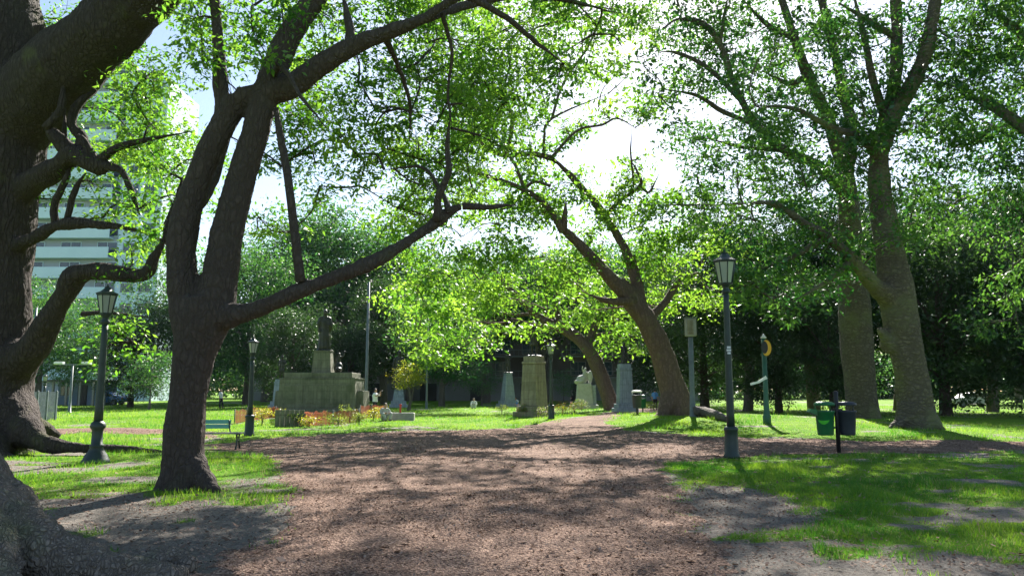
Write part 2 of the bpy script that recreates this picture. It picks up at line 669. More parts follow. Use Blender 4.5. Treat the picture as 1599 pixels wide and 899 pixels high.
def gflat(px, py):
    v = -(py - CY) / F
    t = -CAMZ / (sp + v * cp)
    return np.array([(px - CX) / F * t, t * (cp - v * sp)])


def sdist(x, y, poly):
    """signed distance to a polygon, positive inside"""
    x = np.asarray(x, float).ravel()
    y = np.asarray(y, float).ravel()
    dm = np.full(x.shape, 1e9)
    ins = np.zeros(x.shape, bool)
    n = len(poly)
    for i in range(n):
        a, b = poly[i], poly[(i + 1) % n]
        e = b - a
        t = np.clip(((x - a[0]) * e[0] + (y - a[1]) * e[1]) / (e @ e + 1e-12), 0, 1)
        dm = np.minimum(dm, np.hypot(x - a[0] - t * e[0], y - a[1] - t * e[1]))
        c = ((a[1] > y) != (b[1] > y)) & (x < (b[0] - a[0]) * (y - a[1]) / (b[1] - a[1] + 1e-12) + a[0])
        ins ^= c
    return np.where(ins, dm, -dm)


PATH = gpoly([(250, 1100), (300, 899), (360, 862), (430, 826), (462, 786), (445, 742), (420, 712), (335, 702), (320, 694), (400, 686), (500, 679),
              (640, 673), (800, 669), (872, 661), (912, 653), (938, 646), (962, 640), (1010, 637.5), (1060, 637.5), (1060, 640.5), (1000, 645), (965, 656),
              (950, 666), (1000, 674), (1090, 681), (1200, 685), (1400, 688), (1599, 689), (1900, 691), (1900, 702), (1599, 703), (1300, 709), (1150, 713),
              (1040, 722), (1040, 740), (1062, 790), (1085, 830), (1130, 880), (1180, 960), (1250, 1100)])
STRIP = gpoly([(-300, 672), (60, 671), (150, 667), (262, 669), (330, 676), (330, 684), (250, 677), (150, 675), (60, 680), (-300, 684)])
SOIL_R = gpoly([(1040, 738), (1090, 752), (1180, 756), (1240, 775), (1265, 812), (1300, 838), (1400, 858), (1599, 866), (1900, 880), (2000, 1300), (1250, 1300), (1180, 950), (1120, 870), (1070, 810)])
SOIL_L = gpoly([(-500, 775), (0, 770), (110, 768), (200, 766), (250, 778), (330, 790), (420, 800), (470, 790), (430, 830), (350, 880), (250, 1100), (-1500, 1100)])
SOIL_M = gpoly([(950, 640), (1060, 640), (1140, 652), (1110, 660), (1010, 650)])
SOIL_L2 = gpoly([(-200, 720), (20, 722), (100, 722), (110, 732), (30, 740), (-200, 745)])
# worn soil under the dark trees on the right
SOIL_B = gpoly([(1100, 640), (1200, 645), (1380, 650), (1500, 655), (1700, 660), (1800, 640), (1480, 636), (1300, 634), (1150, 634)])


def path_f(x, y):
    s = np.maximum(sdist(x, y, PATH), sdist(x, y, STRIP))
    d = np.clip(np.asarray(y).ravel() / 18., .5, 3.0)
    return s + (.22 * n2(x, y, 1.3, 8) + .16 * n2(x, y, 4.0, 9) + .14 * n2(x, y, 11.0, 10)) * np.maximum(d, 1)


def soil_f(x, y):
    s = np.maximum(np.maximum(sdist(x, y, SOIL_R), sdist(x, y, SOIL_L)), sdist(x, y, SOIL_L2))
    return s + .35 * n2(x, y, 1.0, 12) + .22 * n2(x, y, 3.1, 13)


def grass_cover(x, y):
    """0 bare .. 1 full grass"""
    p = path_f(x, y)
    s = soil_f(x, y)
    g = np.clip(.5 - s * 1.6, 0, 1) * np.clip(.5 - p * 2.5, 0, 1)
    worn = np.clip(1.2 + 1.0 * n2(x, y, .5, 21) + .8 * n2(x, y, 1.5, 22) + .4 * n2(x, y, 4.5, 23), .12, 1)
    yy = np.asarray(y).ravel()
    xx = np.asarray(x).ravel()
    tuft = np.clip((n2(x, y, 1.25, 51) + .6 * n2(x, y, 3.5, 52) - .42) * 2.2, 0, .75) * np.clip(1.4 - s * .45, 0, 1) * np.clip(.5 - p * 2.5, 0, 1)
    g = np.maximum(g, tuft)
    near_left = np.clip((-xx - 3) / 3, 0, 1) * np.clip((24 - yy) / 4, 0, 1)
    return g * (worn * (1 - near_left) + near_left * np.clip(.95 + 1.0 * n2(x, y, .7, 25), .1, 1))


# ------------------------------------------------------------------ ground, path, grass
def axis(lo, hi, dense_lo, dense_hi, step, grow=1.12):
    a = list(np.arange(dense_lo, dense_hi + 1e-6, step))
    s = step
    while a[-1] < hi:
        s *= grow
        a.append(a[-1] + s)
    s = step
    while a[0] > lo:
        s *= grow
        a.insert(0, a[0] - s)
    return np.array(a)


def grid_mesh(xs, ys, name, keep=None, dz=0.0):
    X, Y = np.meshgrid(xs, ys)
    Z = hgt(X, Y) + dz
    V = np.stack([X.ravel(), Y.ravel(), Z.ravel()], 1)
    nx, ny = len(xs), len(ys)
    I = np.arange(nx * ny).reshape(ny, nx)
    Fc = np.stack([I[:-1, :-1].ravel(), I[:-1, 1:].ravel(), I[1:, 1:].ravel(), I[1:, :-1].ravel()], 1)
    if keep is not None:
        k = keep(V[:, 0], V[:, 1])
        Fc = Fc[(k[Fc].mean(1) > 0)]
        used = np.unique(Fc)
        mp = np.zeros(len(V), int)
        mp[used] = np.arange(len(used))
        V, Fc = V[used], mp[Fc]
    return mesh_np(name, V, Fc, True), V


def ground_material():
    m, nt, N, L = _nodes('ground')
    out = N.new('ShaderNodeOutputMaterial')
    b = N.new('ShaderNodeBsdfPrincipled')
    b.inputs['Roughness'].default_value = .95
    b.inputs['Specular IOR Level'].default_value = .1
    L.new(b.outputs[0], out.inputs[0])
    tc = N.new('ShaderNodeTexCoord')
    at_ = N.new('ShaderNodeAttribute')
    at_.attribute_name = 'cover'

    def noise(s, det=6, ro=.6):
        n = N.new('ShaderNodeTexNoise')
        n.inputs['Scale'].default_value = s
        n.inputs['Detail'].default_value = det
        n.inputs['Roughness'].default_value = ro
        L.new(tc.outputs['Object'], n.inputs['Vector'])
        return n

    def ramp(n, stops):
        r = N.new('ShaderNodeValToRGB')
        while len(r.color_ramp.elements) < len(stops):
            r.color_ramp.elements.new(.5)
        for e, (p, c) in zip(r.color_ramp.elements, stops):
            e.position = p
            e.color = (*c, 1)
        L.new(n.outputs[0], r.inputs[0])
        return r
    soil = ramp(noise(7, 10, .75), [(.28, (.10, .086, .074)), (.5, (.25, .225, .195)), (.72, (.40, .375, .335))])
    litter = ramp(noise(38, 6, .8), [(.40, (.07, .053, .042)), (.50, (.24, .205, .17)), (.64, (.40, .365, .325))])
    mx0 = N.new('ShaderNodeMixRGB')
    mx0.inputs[0].default_value = .55
    L.new(soil.outputs[0], mx0.inputs[1])
    L.new(litter.outputs[0], mx0.inputs[2])
    gr = ramp(noise(1.1, 10, .72), [(.25, (.055, .15, .010)), (.5, (.125, .245, .014)), (.75, (.24, .34, .022))])
    n1 = noise(5, 8, .7)
    ad = N.new('ShaderNodeMath')
    ad.operation = 'ADD'
    L.new(at_.outputs['Fac'], ad.inputs[0])
    L.new(n1.outputs[0], ad.inputs[1])
    mr = N.new('ShaderNodeMapRange')
    mr.inputs[1].default_value, mr.inputs[2].default_value = .82, 1.12
    L.new(ad.outputs[0], mr.inputs[0])
    mx = N.new('ShaderNodeMixRGB')
    L.new(mr.outputs[0], mx.inputs[0])
    L.new(mx0.outputs[0], mx.inputs[1])
    L.new(gr.outputs[0], mx.inputs[2])
    L.new(mx.outputs[0], b.inputs['Base Color'])
    nb = noise(14, 10, .75)
    bp = N.new('ShaderNodeBump')
    bp.inputs['Strength'].default_value = 1.0
    bp.inputs['Distance'].default_value = .09
    L.new(nb.outputs[0], bp.inputs['Height'])
    L.new(bp.outputs[0], b.inputs['Normal'])
    return m


def path_material():
    m, nt, N, L = _nodes('mulch')
    out = N.new('ShaderNodeOutputMaterial')
    b = N.new('ShaderNodeBsdfPrincipled')
    b.inputs['Roughness'].default_value = .95
    b.inputs['Specular IOR Level'].default_value = .1
    L.new(b.outputs[0], out.inputs[0])
    tc = N.new('ShaderNodeTexCoord')
    vo = N.new('ShaderNodeTexVoronoi')
    vo.inputs['Scale'].default_value = 42
    L.new(tc.outputs['Object'], vo.inputs['Vector'])
    nz = N.new('ShaderNodeTexNoise')
    nz.inputs['Scale'].default_value = .9
    nz.inputs['Detail'].default_value = 9
    nz.inputs['Roughness'].default_value = .7
    L.new(tc.outputs['Object'], nz.inputs['Vector'])
    rp = N.new('ShaderNodeValToRGB')
    rp.color_ramp.elements[0].color = (.10, .062, .05, 1)
    rp.color_ramp.elements[1].color = (.46, .325, .25, 1)
    e = rp.color_ramp.elements.new(.5)
    e.color = (.255, .17, .135, 1)
    sx = N.new('ShaderNodeSeparateColor')
    L.new(vo.outputs['Color'], sx.inputs[0])
    L.new(sx.outputs[0], rp.inputs[0])
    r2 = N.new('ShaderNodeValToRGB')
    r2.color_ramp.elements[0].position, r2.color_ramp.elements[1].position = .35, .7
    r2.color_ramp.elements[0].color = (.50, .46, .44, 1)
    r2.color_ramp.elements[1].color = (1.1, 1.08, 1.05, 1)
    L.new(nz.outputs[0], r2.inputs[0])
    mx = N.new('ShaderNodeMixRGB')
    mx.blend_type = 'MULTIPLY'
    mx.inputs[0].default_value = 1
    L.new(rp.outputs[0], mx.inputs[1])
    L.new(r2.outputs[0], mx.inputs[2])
    L.new(mx.outputs[0], b.inputs['Base Color'])
    bp = N.new('ShaderNodeBump')
    bp.inputs['Strength'].default_value = .9
    bp.inputs['Distance'].default_value = .03
    L.new(vo.outputs['Distance'], bp.inputs['Height'])
    L.new(bp.outputs[0], b.inputs['Normal'])
    return m


xs = axis(-900, 900, -14, 16, .2, 1.13)
ys = axis(-60, 1800, 4, 40, .2, 1.10)
gme, gV = grid_mesh(xs, ys, 'ground')
a = gme.attributes.new('cover', 'FLOAT', 'POINT')
a.data.foreach_set('value', grass_cover(gV[:, 0], gV[:, 1]).astype(np.float32))
tag(link('ground', gme, ground_material()), kind='structure')

pxs = np.arange(-34, 48, .13)
pys = np.concatenate([np.arange(2.5, 24, .13), np.arange(24, 90, .3)])
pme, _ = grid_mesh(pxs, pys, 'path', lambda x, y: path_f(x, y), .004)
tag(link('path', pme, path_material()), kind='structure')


def in_view(x, y, m=1.15):
    return np.abs(x) < (y * .67 * m + .6)


def blades(n, x0, x1, y0, y1, h, wd, thr=0.0):
    x = rng.uniform(x0, x1, n)
    y = rng.uniform(y0, y1, n)
    ok = in_view(x, y)
    x, y = x[ok], y[ok]
    c = grass_cover(x, y)
    ok = rng.random(len(x)) < np.clip(c * 1.25 - thr, 0, 1) ** 1.3
    x, y, c = x[ok], y[ok], c[ok]
    z = hgt(x, y)
    n = len(x)
    an = rng.uniform(0, 2 * np.pi, n)
    hh = h * rng.uniform(.4, 1.2, n) * (.5 + .5 * c) * (1 + 1.1 * np.clip(n2(x, y, 1.1, 35) + .5 * n2(x, y, 3.3, 36) - .1, -.4, .9))
    ww = wd * rng.uniform(.6, 1.2, n)
    lean = rng.uniform(.1, .8, n) * hh
    la = rng.uniform(0, 2 * np.pi, n)
    B = np.stack([x, y, z - .004], 1)
    sd = np.stack([np.cos(an), np.sin(an), 0 * an], 1) * ww[:, None]
    T = B + np.stack([np.cos(la) * lean, np.sin(la) * lean, hh], 1)
    V = np.stack([B - sd, B + sd, T], 1).reshape(-1, 3)
    Fc = np.arange(3 * n).reshape(n, 3)
    t = np.clip(.42 + .4 * n2(x, y, .5, 31) + .3 * n2(x, y, 2.2, 32) + rng.normal(0, .2, n), 0, .93)
    t = np.where(rng.random(n) < np.clip(.04 + .12 * n2(x, y, .8, 33), .01, 1), 1.0, t)
    return V, Fc, t


parts = [blades(230000, -2, 13, 5.5, 17.5, .075, .0055), blades(60000, -13, -2, 8.0, 24, .085, .007),
         blades(60000, 0, 30, 17, 38, .10, .011), blades(60000, -26, 8, 22, 50, .10, .013), blades(50000, -50, 40, 45, 90, .13, .024)]
V, Fc, T, o_ = [], [], [], 0
for (v, f, t) in parts:
    V.append(v)
    Fc.append(f + o_)
    T.append(t)
    o_ += len(v)
me = mesh_np('grass', np.concatenate(V), np.concatenate(Fc))
me.attributes.new('tint', 'FLOAT', 'FACE').data.foreach_set('value', np.concatenate(T).astype(np.float32))
tag(link('grass', me, M['grass']), 'sunlit and shaded short grass of the park lawns', 'grass', kind='stuff')


def chips(n, x0, x1, y0, y1, s, f):
    x = rng.uniform(x0, x1, n)
    y = rng.uniform(y0, y1, n)
    ok = in_view(x, y)
    x, y = x[ok], y[ok]
    ok = rng.random(len(x)) < f(x, y)
    x, y = x[ok], y[ok]
    n = len(x)
    z = hgt(x, y) + rng.uniform(.006, .022, n)
    an = rng.uniform(0, 2 * np.pi, n)
    L_ = s * rng.uniform(.5, 1.4, n)
    W_ = L_ * rng.uniform(.3, .65, n)
    t1, t2 = rng.normal(0, .35, n), rng.normal(0, .35, n)
    D = np.stack([np.cos(an), np.sin(an), t1], 1) * L_[:, None] / 2
    E = np.stack([-np.sin(an), np.cos(an), t2], 1) * W_[:, None] / 2
    C = np.stack([x, y, z], 1)
    V = np.stack([C - D, C + E, C + D, C - E], 1).reshape(-1, 3)
    V[:, 2] = np.maximum(V[:, 2], np.repeat(z, 4) - .008)
    return V, np.arange(4 * n).reshape(n, 4), rng.random(n)


def litter_amount(x, y):
    p = np.clip(path_f(x, y) * .7 + .75, 0, 1)
    s = np.clip(soil_f(x, y) + .6, 0, 1) * .55
    return np.maximum(p, s) * .9 * np.clip(.75 + .7 * n2(x, y, .6, 41), .2, 1) + .05


parts = [chips(90000, -8, 10, 5, 14, .038, litter_amount), chips(60000, -18, 22, 14, 32, .06, litter_amount), chips(5000, -9, 13, 5, 20, .085, lambda x, y: np.full(len(x), .45))]
V, Fc, T, o_ = [], [], [], 0
for (v, f, t) in parts:
    V.append(v)
    Fc.append(f + o_)
    T.append(t)
    o_ += len(v)
me = mesh_np('leaf_litter', np.concatenate(V), np.concatenate(Fc))
me.attributes.new('tint', 'FLOAT', 'FACE').data.foreach_set('value', np.concatenate(T).astype(np.float32))
tag(link('leaf_litter', me, M['chip']), 'brown fallen leaves and bark chips strewn over the path', 'leaf litter', kind='stuff')


# ------------------------------------------------------------------ trees
def leaves_at(C, tint, m, L_, spread, droop=.25, flat=.45, dirs=None):
    """m leaves round every clump centre in C"""
    k = len(C)
    n = k * m
    base = np.repeat(C, m, 0)
    off = rng.normal(0, 1, (n, 3)) * np.array([spread, spread, spread * flat])
    P = base + off
    D = off / (np.linalg.norm(off, axis=1)[:, None] + 1e-6) + rng.normal(0, .55, (n, 3))
    D[:, 2] -= droop
    D /= np.linalg.norm(D, axis=1)[:, None]
    Nn = rng.normal(0, .55, (n, 3)) + np.array([0, 0, 1.0])
    Sd = np.cross(D, Nn)
    Sd /= np.linalg.norm(Sd, axis=1)[:, None] + 1e-6
    Nr = np.cross(Sd, D)
    ll = L_ * rng.uniform(.5, 1.0, n) * np.repeat(rng.uniform(.75, 1.6, k), m)
    ww = ll * rng.uniform(.34, .55, n)
    a_ = P - D * ll[:, None] / 2
    b_ = P + Sd * ww[:, None] / 2 - D * ll[:, None] * .06 + Nr * ll[:, None] * .05
    c_ = P + D * ll[:, None] / 2 - Nr * ll[:, None] * .08
    d_ = P - Sd * ww[:, None] / 2 - D * ll[:, None] * .06 + Nr * ll[:, None] * .05
    V = np.stack([a_, b_, c_, d_], 1).reshape(-1, 3)
    t = np.clip(np.repeat(tint, m) + rng.normal(0, .16, n), 0, .93)
    return V, np.arange(4 * n).reshape(n, 4), t


def crown_parts(blobs, skel, m=16, L_=.1, spread=.2, shell=.38, flat=.45, droop=.25, twig=True, r0=.03, extra=0.0, twigs_per=5, hole=2.0, hthr=-.02):
    """blobs: (centre, radii(3), clumps). Returns leaf arrays and the twigs that carry them."""
    Cs, Ts, tw = [], [], []
    if skel is not None and len(skel):
        blobs = sorted(blobs, key=lambda b: np.linalg.norm(skel - np.asarray(b[0], float), axis=1).min())
    hsize = float(np.median([np.mean(b[1]) for b in blobs]))
    for (c, r, n) in blobs:
        c = np.asarray(c, float)
        r = np.asarray(r, float)
        d = rng.normal(0, 1, (n, 3))
        d /= np.linalg.norm(d, axis=1)[:, None]
        q = rng.random(n) ** shell
        P = c + d * r * q[:, None]
        d = None
        keep = vnoise(P, hole / max(hsize, .3), 77) + .45 * vnoise(P, 2.6 * hole / max(hsize, .3), 78) > hthr
        P = P[keep]
        if len(P) < 2:
            continue
        Cs.append(P)
        Ts.append(np.clip(.42 + .2 * rng.normal(0, 1) + rng.normal(0, .26, len(P)), 0, .9))
        if twig and skel is not None and len(skel):
            j = np.argmin(np.linalg.norm(skel - c, axis=1) + np.maximum(0, skel[:, 2] - c[2]) * .6)
            s = skel[j]
            dist = np.linalg.norm(c - s)
            mid = (s + c) / 2 + rng.normal(0, .12, 3) * dist
            mid[2] += dist * .06
            tw.append(([s, mid, c], [r0 * min(1 + .2 * dist, 1.8), r0 * .75, r0 * .45]))
            q_ = np.linspace(.35, 1, 5)[:, None]
            skel = np.vstack([skel, s * (1 - q_) ** 2 + 2 * mid * q_ * (1 - q_) + c * q_ ** 2])
            out_ = (P - c) @ (c - s) / (dist + 1e-6) > -.25 * r.mean()
            P2 = P[out_] if out_.any() else P
            kk = min(len(P2), twigs_per + n // 22)
            for i in rng.choice(len(P2), kk, replace=False):
                f0 = rng.uniform(.15, .95)
                a0 = s * (1 - f0) ** 2 + 2 * mid * f0 * (1 - f0) + c * f0 ** 2
                mm = (a0 * .55 + P2[i] * .45) + (c - s) / (dist + 1e-6) * .22 * np.linalg.norm(P2[i] - a0) + rng.normal(0, .1, 3) * np.linalg.norm(P2[i] - a0)
                tw.append(([a0, mm, P2[i]], [r0 * .32, r0 * .22, r0 * .12]))
    C = np.concatenate(Cs)
    t = np.concatenate(Ts)
    if extra:
        t = np.where(rng.random(len(t)) < extra, 1.0, t)
    V, Fc, t = leaves_at(C, t, m, L_, spread, droop, flat)
    return V, Fc, t, tw


def skel_of(limbs):
    out = []
    for (pts, rad) in limbs:
        P, _ = crom(pts, rad, 4)
        out.append(P)
    return np.concatenate(out)


def wood_mesh(name, thick, thin, voxel, bumpy=.03, bscale=2.5, off=np.zeros(3), seed=1, fine=.01):
    mb = MB()
    for (p, r) in thick:
        mb.tube(p, r, 14, 5)
    V, N, Fc = fuse(mb, voxel, 5)
    k = vnoise(V * np.array([1, 1, .45]), bscale, seed) * bumpy + vnoise(V * np.array([1, 1, .35]), bscale * 4, seed + 1) * fine * 1.3 + vnoise(V, bscale * 9, seed + 2) * fine
    V = V + N * k[:, None]
    m2 = MB()
    m2.add(V - off, Fc, True)
    for (p, r) in thin:
        v, f = tube(p, r, 5, 3)
        m2.add(v - off, f, True)
    return m2


def put_crown(arr, m, root, off, name='crown', tw=(), twm=None, tn=4):
    V, Fc, t = arr
    nl = len(Fc)
    if len(tw):
        vs, fs, k = [V], [Fc], len(V)
        for (p, r) in tw:
            v, f = tube(p, r, tn, 3, caps=False)
            vs.append(v)
            fs.append(np.array(f) + k)
            k += len(v)
        V, Fc = np.concatenate(vs), np.concatenate(fs)
        t = np.concatenate([t, np.zeros(len(Fc) - nl)])
    me = mesh_np(name, V - off, Fc)
    me.attributes.new('tint', 'FLOAT', 'FACE').data.foreach_set('value', t.astype(np.float32))
    o = link(name, me, [m, twm] if len(tw) else m, root)
    if len(tw):
        mi = np.zeros(len(Fc), np.int32)
        mi[nl:] = 1
        me.polygons.foreach_set('material_index', mi)
    return o


def L3(rows, d=None):
    """rows of (px, py, depth, radius in pixels) -> points, radii in metres"""
    p, r = [], []
    for (x, y, dd, q) in rows:
        p.append(at(x, y, dd))
        r.append(q * mpp(x, y, dd))
    return p, r


def B3(rows, dens, k=1.0, zk=.8, dk=1.0):
    out = []
    for row in rows:
        x, y, d, r = row[:4]
        f = row[4] if len(row) > 4 else 1.0
        c = at(x, y, d)
        rm = r * mpp(x, y, d) * k
        out.append((c, (rm, rm * dk, rm * zk), max(3, int(dens * f * rm * rm))))
    return out


def fill(poly, n, d0, d1, r0, r1, f=1.0, seed=0):
    """n foliage masses spread evenly through one region of the crown"""
    g = np.random.default_rng(seed + 900)
    P = np.array(poly, float)
    lo, hi = P.min(0), P.max(0)
    out = []
    cand = []
    while len(out) < n:
        best, bd = None, -1
        for _ in range(8):
            q = g.uniform(lo, hi)
            if sdist([q[0]], [q[1]], P)[0] < 0:
                continue
            dd = min([np.hypot(*(q - c)) for c in cand], default=1e9)
            if dd > bd:
                best, bd = q, dd
        if best is None:
            continue
        cand.append(best)
        out.append((best[0], best[1], g.uniform(d0, d1), g.uniform(r0, r1), f * g.uniform(.6, 1.3)))
    return out


def full_tree(name, base, limbs_thick, limbs_thin, blobs, leaf, barkm, label, voxel, cat='tree', group=None, crown=True, bumpy=.03, fine=.01, m=16, L_=.1, spread=.2, r0=.03, seed=1, **kw):
    root = empty(name, base)
    off = np.array(base, float)
    sk_ = skel_of(limbs_thick + limbs_thin)
    tw = []
    if crown:
        V, Fc, t, tw = crown_parts(blobs, sk_, m=m, L_=L_, spread=spread, r0=r0, **kw)
        put_crown((V, Fc, t), leaf, root, off, 'crown', tw, barkm)
    wm = wood_mesh('trunk', limbs_thick, [], voxel, bumpy=bumpy, fine=fine, off=off, seed=seed)
    wm.build('trunk', barkm, root)
    for (p, r) in limbs_thin:
        MB().tube([q - off for q in p], list(r[:-1]) + [r[-1] * .35], 8, 5, .012).build('branch', barkm, root)
    tag(root, label, cat, group)
    return root


# --- forked tree left of the path (12 to 13 m away)
D3 = gnd(287, 762)[1]
b3 = gnd(287, 760)
T3_thick = [
    L3([(287, 785, D3, 60), (287, 758, D3, 49), (287, 735, D3, 42), (288, 690, D3, 38), (293, 630, D3, 38), (302, 560, D3, 42), (316, 500, D3, 50), (318, 465, D3, 46)]),
    L3([(303, 520, D3, 40), (288, 455, D3, 34), (283, 395, D3, 29), (294, 325, D3, 27), (318, 255, D3, 26), (348, 195, D3, 27), (372, 155, D3, 26)]),
    L3([(330, 500, D3, 42), (344, 420, D3, 35), (358, 350, D3, 31), (378, 275, D3, 28), (402, 195, D3, 27), (424, 120, D3, 27), (452, 55, D3, 25), (490, 0, D3, 22), (540, -70, D3 + .5, 18), (600, -150, D3 + 1, 12)]),
    L3([(372, 155, D3, 25), (410, 147, D3, 20), (450, 138, D3 - .1, 22), (500, 103, D3 - .2, 20), (560, 68, D3 - .3, 17), (615, 48, D3 - .4, 14), (660, 30, D3 - .5, 11), (720, -10, D3 - .6, 9)]),
    L3([(352, 190, D3, 22), (346, 145, D3, 15), (342, 90, D3, 12), (338, 30, D3, 11), (330, -40, D3, 9)]),
    L3([(318, 500, D3, 36), (352, 494, D3 - .1, 23), (400, 484, D3 - .2, 18), (450, 462, D3 - .3, 15), (520, 434, D3 - .2, 14), (590, 405, D3, 12.5), (650, 368, D3 + .2, 11), (700, 332, D3 + .3, 9), (722, 322, D3 + .3, 8)]),
    L3([(287, 720, D3, 34), (265, 752, D3 - .2, 22), (240, 772, D3 - .4, 10)]),
    L3([(290, 720, D3, 34), (318, 750, D3 - .25, 20), (338, 768, D3 - .5, 9)]),
]
T3_thin = [
    L3([(722, 322, D3 + .3, 6), (770, 323, D3 + .4, 4), (805, 320, D3 + .6, 3)]),
    L3([(684, 345, D3 + .2, 8), (684, 310, D3 + .1, 6), (700, 272, D3, 5), (698, 230, D3, 4), (704, 180, D3 - .2, 3)]),
    L3([(702, 332, D3 + .2, 6), (690, 300, D3 + .6, 3.5), (660, 262, D3 + 1, 2.5), (600, 265, D3 + 1.4, 2)]),
    L3([(548, 85, D3 - .3, 9), (545, 40, D3 - .2, 7), (535, -10, D3, 6)]),
    L3([(300, 330, D3, 10), (330, 290, D3 + .8, 8), (350, 230, D3 + 1.2, 6), (372, 170, D3 + 1.6, 5)]),
    L3([(720, -10, D3 - .6, 7), (780, 20, D3 - .5, 5), (830, 60, D3 - .3, 4), (880, 100, D3, 2.5)]),
    L3([(660, 30, D3 - .5, 8), (720, 10, D3 + .2, 7), (800, -5, D3 + .8, 5), (880, 0, D3 + 1.2, 4), (960, 20, D3 + 1.6, 2.5)]),
    L3([(690, 20, D3 - .4, 4), (705, 80, D3, 3), (700, 150, D3 + .3, 2), (705, 200, D3 + .4, 1.5)]),
    L3([(424, 120, D3, 7), (440, 105, D3 - .8, 4), (470, 150, D3 - 1.2, 3), (510, 200, D3 - 1.4, 2)]),
    L3([(600, 55, D3 - .3, 6), (620, 100, D3 + .6, 4), (640, 160, D3 + 1.2, 3), (640, 220, D3 + 1.6, 2)]),
]
T3_blobs = B3([(x_, y_, d_ + min(max(x_ - 540, 0) / 36, 6), *r_) for (x_, y_, d_, *r_) in [
    (300, 30, D3, 60), (330, 80, D3 - .8, 45), (395, 50, D3 + 1.5, 50), (440, 20, D3 - 1, 45), (430, 100, D3 - .9, 35, .7), (480, 90, D3 + 1.6, 55), (520, 30, D3 + .5, 55), (560, 125, D3 + 1, 55),
    (470, 180, D3 + 2, 50), (530, 215, D3 + 1.5, 50), (600, 175, D3 + .5, 60), (590, 255, D3 + 1.8, 45), (560, 290, D3 + 2.4, 45), (650, 100, D3 - .5, 65), (640, 215, D3 + 1.2, 60),
    (705, 160, D3, 65), (690, 240, D3 + .5, 50, .5), (655, 285, D3 + 1.2, 45, .4), (620, 325, D3 + 2, 40, .4), (700, 60, D3 + 1, 60), (765, 60, D3 - .5, 75), (840, 40, D3, 55, .8), (760, 160, D3 + 1.3, 55), (740, 215, D3 + .8, 40),
    (620, 10, D3 + 1.5, 60),
    (440, 260, D3 + 3, 40, .6), (500, 290, D3 + 3, 40, .6), (670, 350, D3 + .6, 35, .6), (760, 300, D3 + .5, 30, .4),
    # above the frame
    (300, -110, D3, 90), (480, -120, D3 + .5, 100), (650, -120, D3 + 1, 110), (820, -110, D3 + 1, 100), (960, -90, D3 + 1.8, 80), (560, -240, D3 + 2, 120), (380, -260, D3, 110), (740, -240, D3 + 2, 110), (180, -180, D3 + 1, 90),
]] + fill([(300, -20), (420, -20), (700, -20), (760, 150), (720, 300), (620, 350), (560, 270), (470, 260), (430, 160), (300, 90)], 34, D3 + 1.5, D3 + 7, 45, 65, .8, 1)
    + fill([(640, -20), (1000, -20), (1000, 90), (880, 130), (800, 230), (700, 250)], 24, D3 + 1, D3 + 4, 40, 60, 1.0, 2)
    + fill([(380, 200), (470, 180), (520, 300), (430, 400), (380, 380)], 7, D3 + 3, D3 + 5, 35, 50, .7, 3), 108)
T3_thick = [(p_, [q * (.78 if i_ < 3 else .84) for q in r_]) for i_, (p_, r_) in enumerate(T3_thick)]
t3 = full_tree('forked_tree', b3, T3_thick, T3_thin, T3_blobs, M['leaf_near'], M['bark_dark'],
               'dark forked tree left of the path, with a long limb reaching out to the right', .035, bumpy=.03, m=16, L_=.13, spread=.165, r0=.022, seed=3, hole=1.7, hthr=-.02)
mb = MB()
p, r = L3([(431, 170, D3 - .1, 4), (438, 215, D3 - .25, 6), (450, 280, D3 - .35, 6.5), (461, 370, D3 - .4, 7), (469, 440, D3 - .35, 8)])
mb.tube([q - b3 for q in p], r, 8, 5, .006)
mb.build('hanging_branch', M['bark_dark'], t3)

# --- huge tree at the left edge (about 19 m away)
b2 = gnd(-15, 706)
D2 = b2[1]
T2_thick = [
    L3([(-15, 735, D2, 95), (-15, 700, D2, 72), (-15, 650, D2, 60), (-14, 600, D2, 56), (-6, 500, D2, 50), (-4, 420, D2, 47), (2, 330, D2, 50), (8, 240, D2, 56), (8, 160, D2, 66), (0, 70, D2, 68), (-12, -30, D2, 58), (-30, -160, D2, 44)]),
    L3([(15, 210, D2, 58), (48, 160, D2 - .4, 62), (95, 108, D2 - 1, 62), (150, 62, D2 - 1.6, 54), (212, 5, D2 - 2.2, 48), (275, -60, D2 - 2.8, 42), (350, -150, D2 - 3, 32)]),
    L3([(20, 310, D2, 26), (55, 282, D2 - .6, 21), (90, 262, D2 - 1, 20), (118, 243, D2 - 1.2, 20), (150, 258, D2 - 1.3, 16), (165, 258, D2 - 1.4, 12)]),
    L3([(10, 390, D2, 22), (45, 376, D2 - .5, 13), (78, 356, D2 - .8, 11), (105, 350, D2 - 1, 11), (150, 350, D2 - 1.2, 8), (205, 357, D2 - 1.3, 6), (265, 380, D2 - 1.5, 4)]),
    L3([(10, 570, D2, 50), (45, 550, D2 - .6, 28), (72, 510, D2 - 1, 22), (96, 468, D2 - 1.3, 20), (118, 433, D2 - 1.5, 19), (150, 423, D2 - 1.6, 17), (190, 428, D2 - 1.7, 15), (225, 428, D2 - 1.9, 12), (240, 404, D2 - 2, 9), (256, 372, D2 - 2, 6.5), (268, 330, D2 - 1.8, 5), (285, 280, D2 - 1.6, 3)]),
    L3([(10, 640, D2, 50), (38, 672, D2 - .6, 30), (70, 693, D2 - 1, 16), (130, 700, D2 - 1.0, 11), (190, 701, D2 - .6, 9), (260, 708, D2 - .6, 6)]),
    L3([(-40, 660, D2 - .5, 50), (-10, 705, D2 - 1.3, 25), (20, 722, D2 - 1.7, 12)]),
    L3([(10, 640, D2 + .6, 40), (55, 665, D2 + 1.6, 20), (95, 684, D2 + 2.0, 10)]),
]
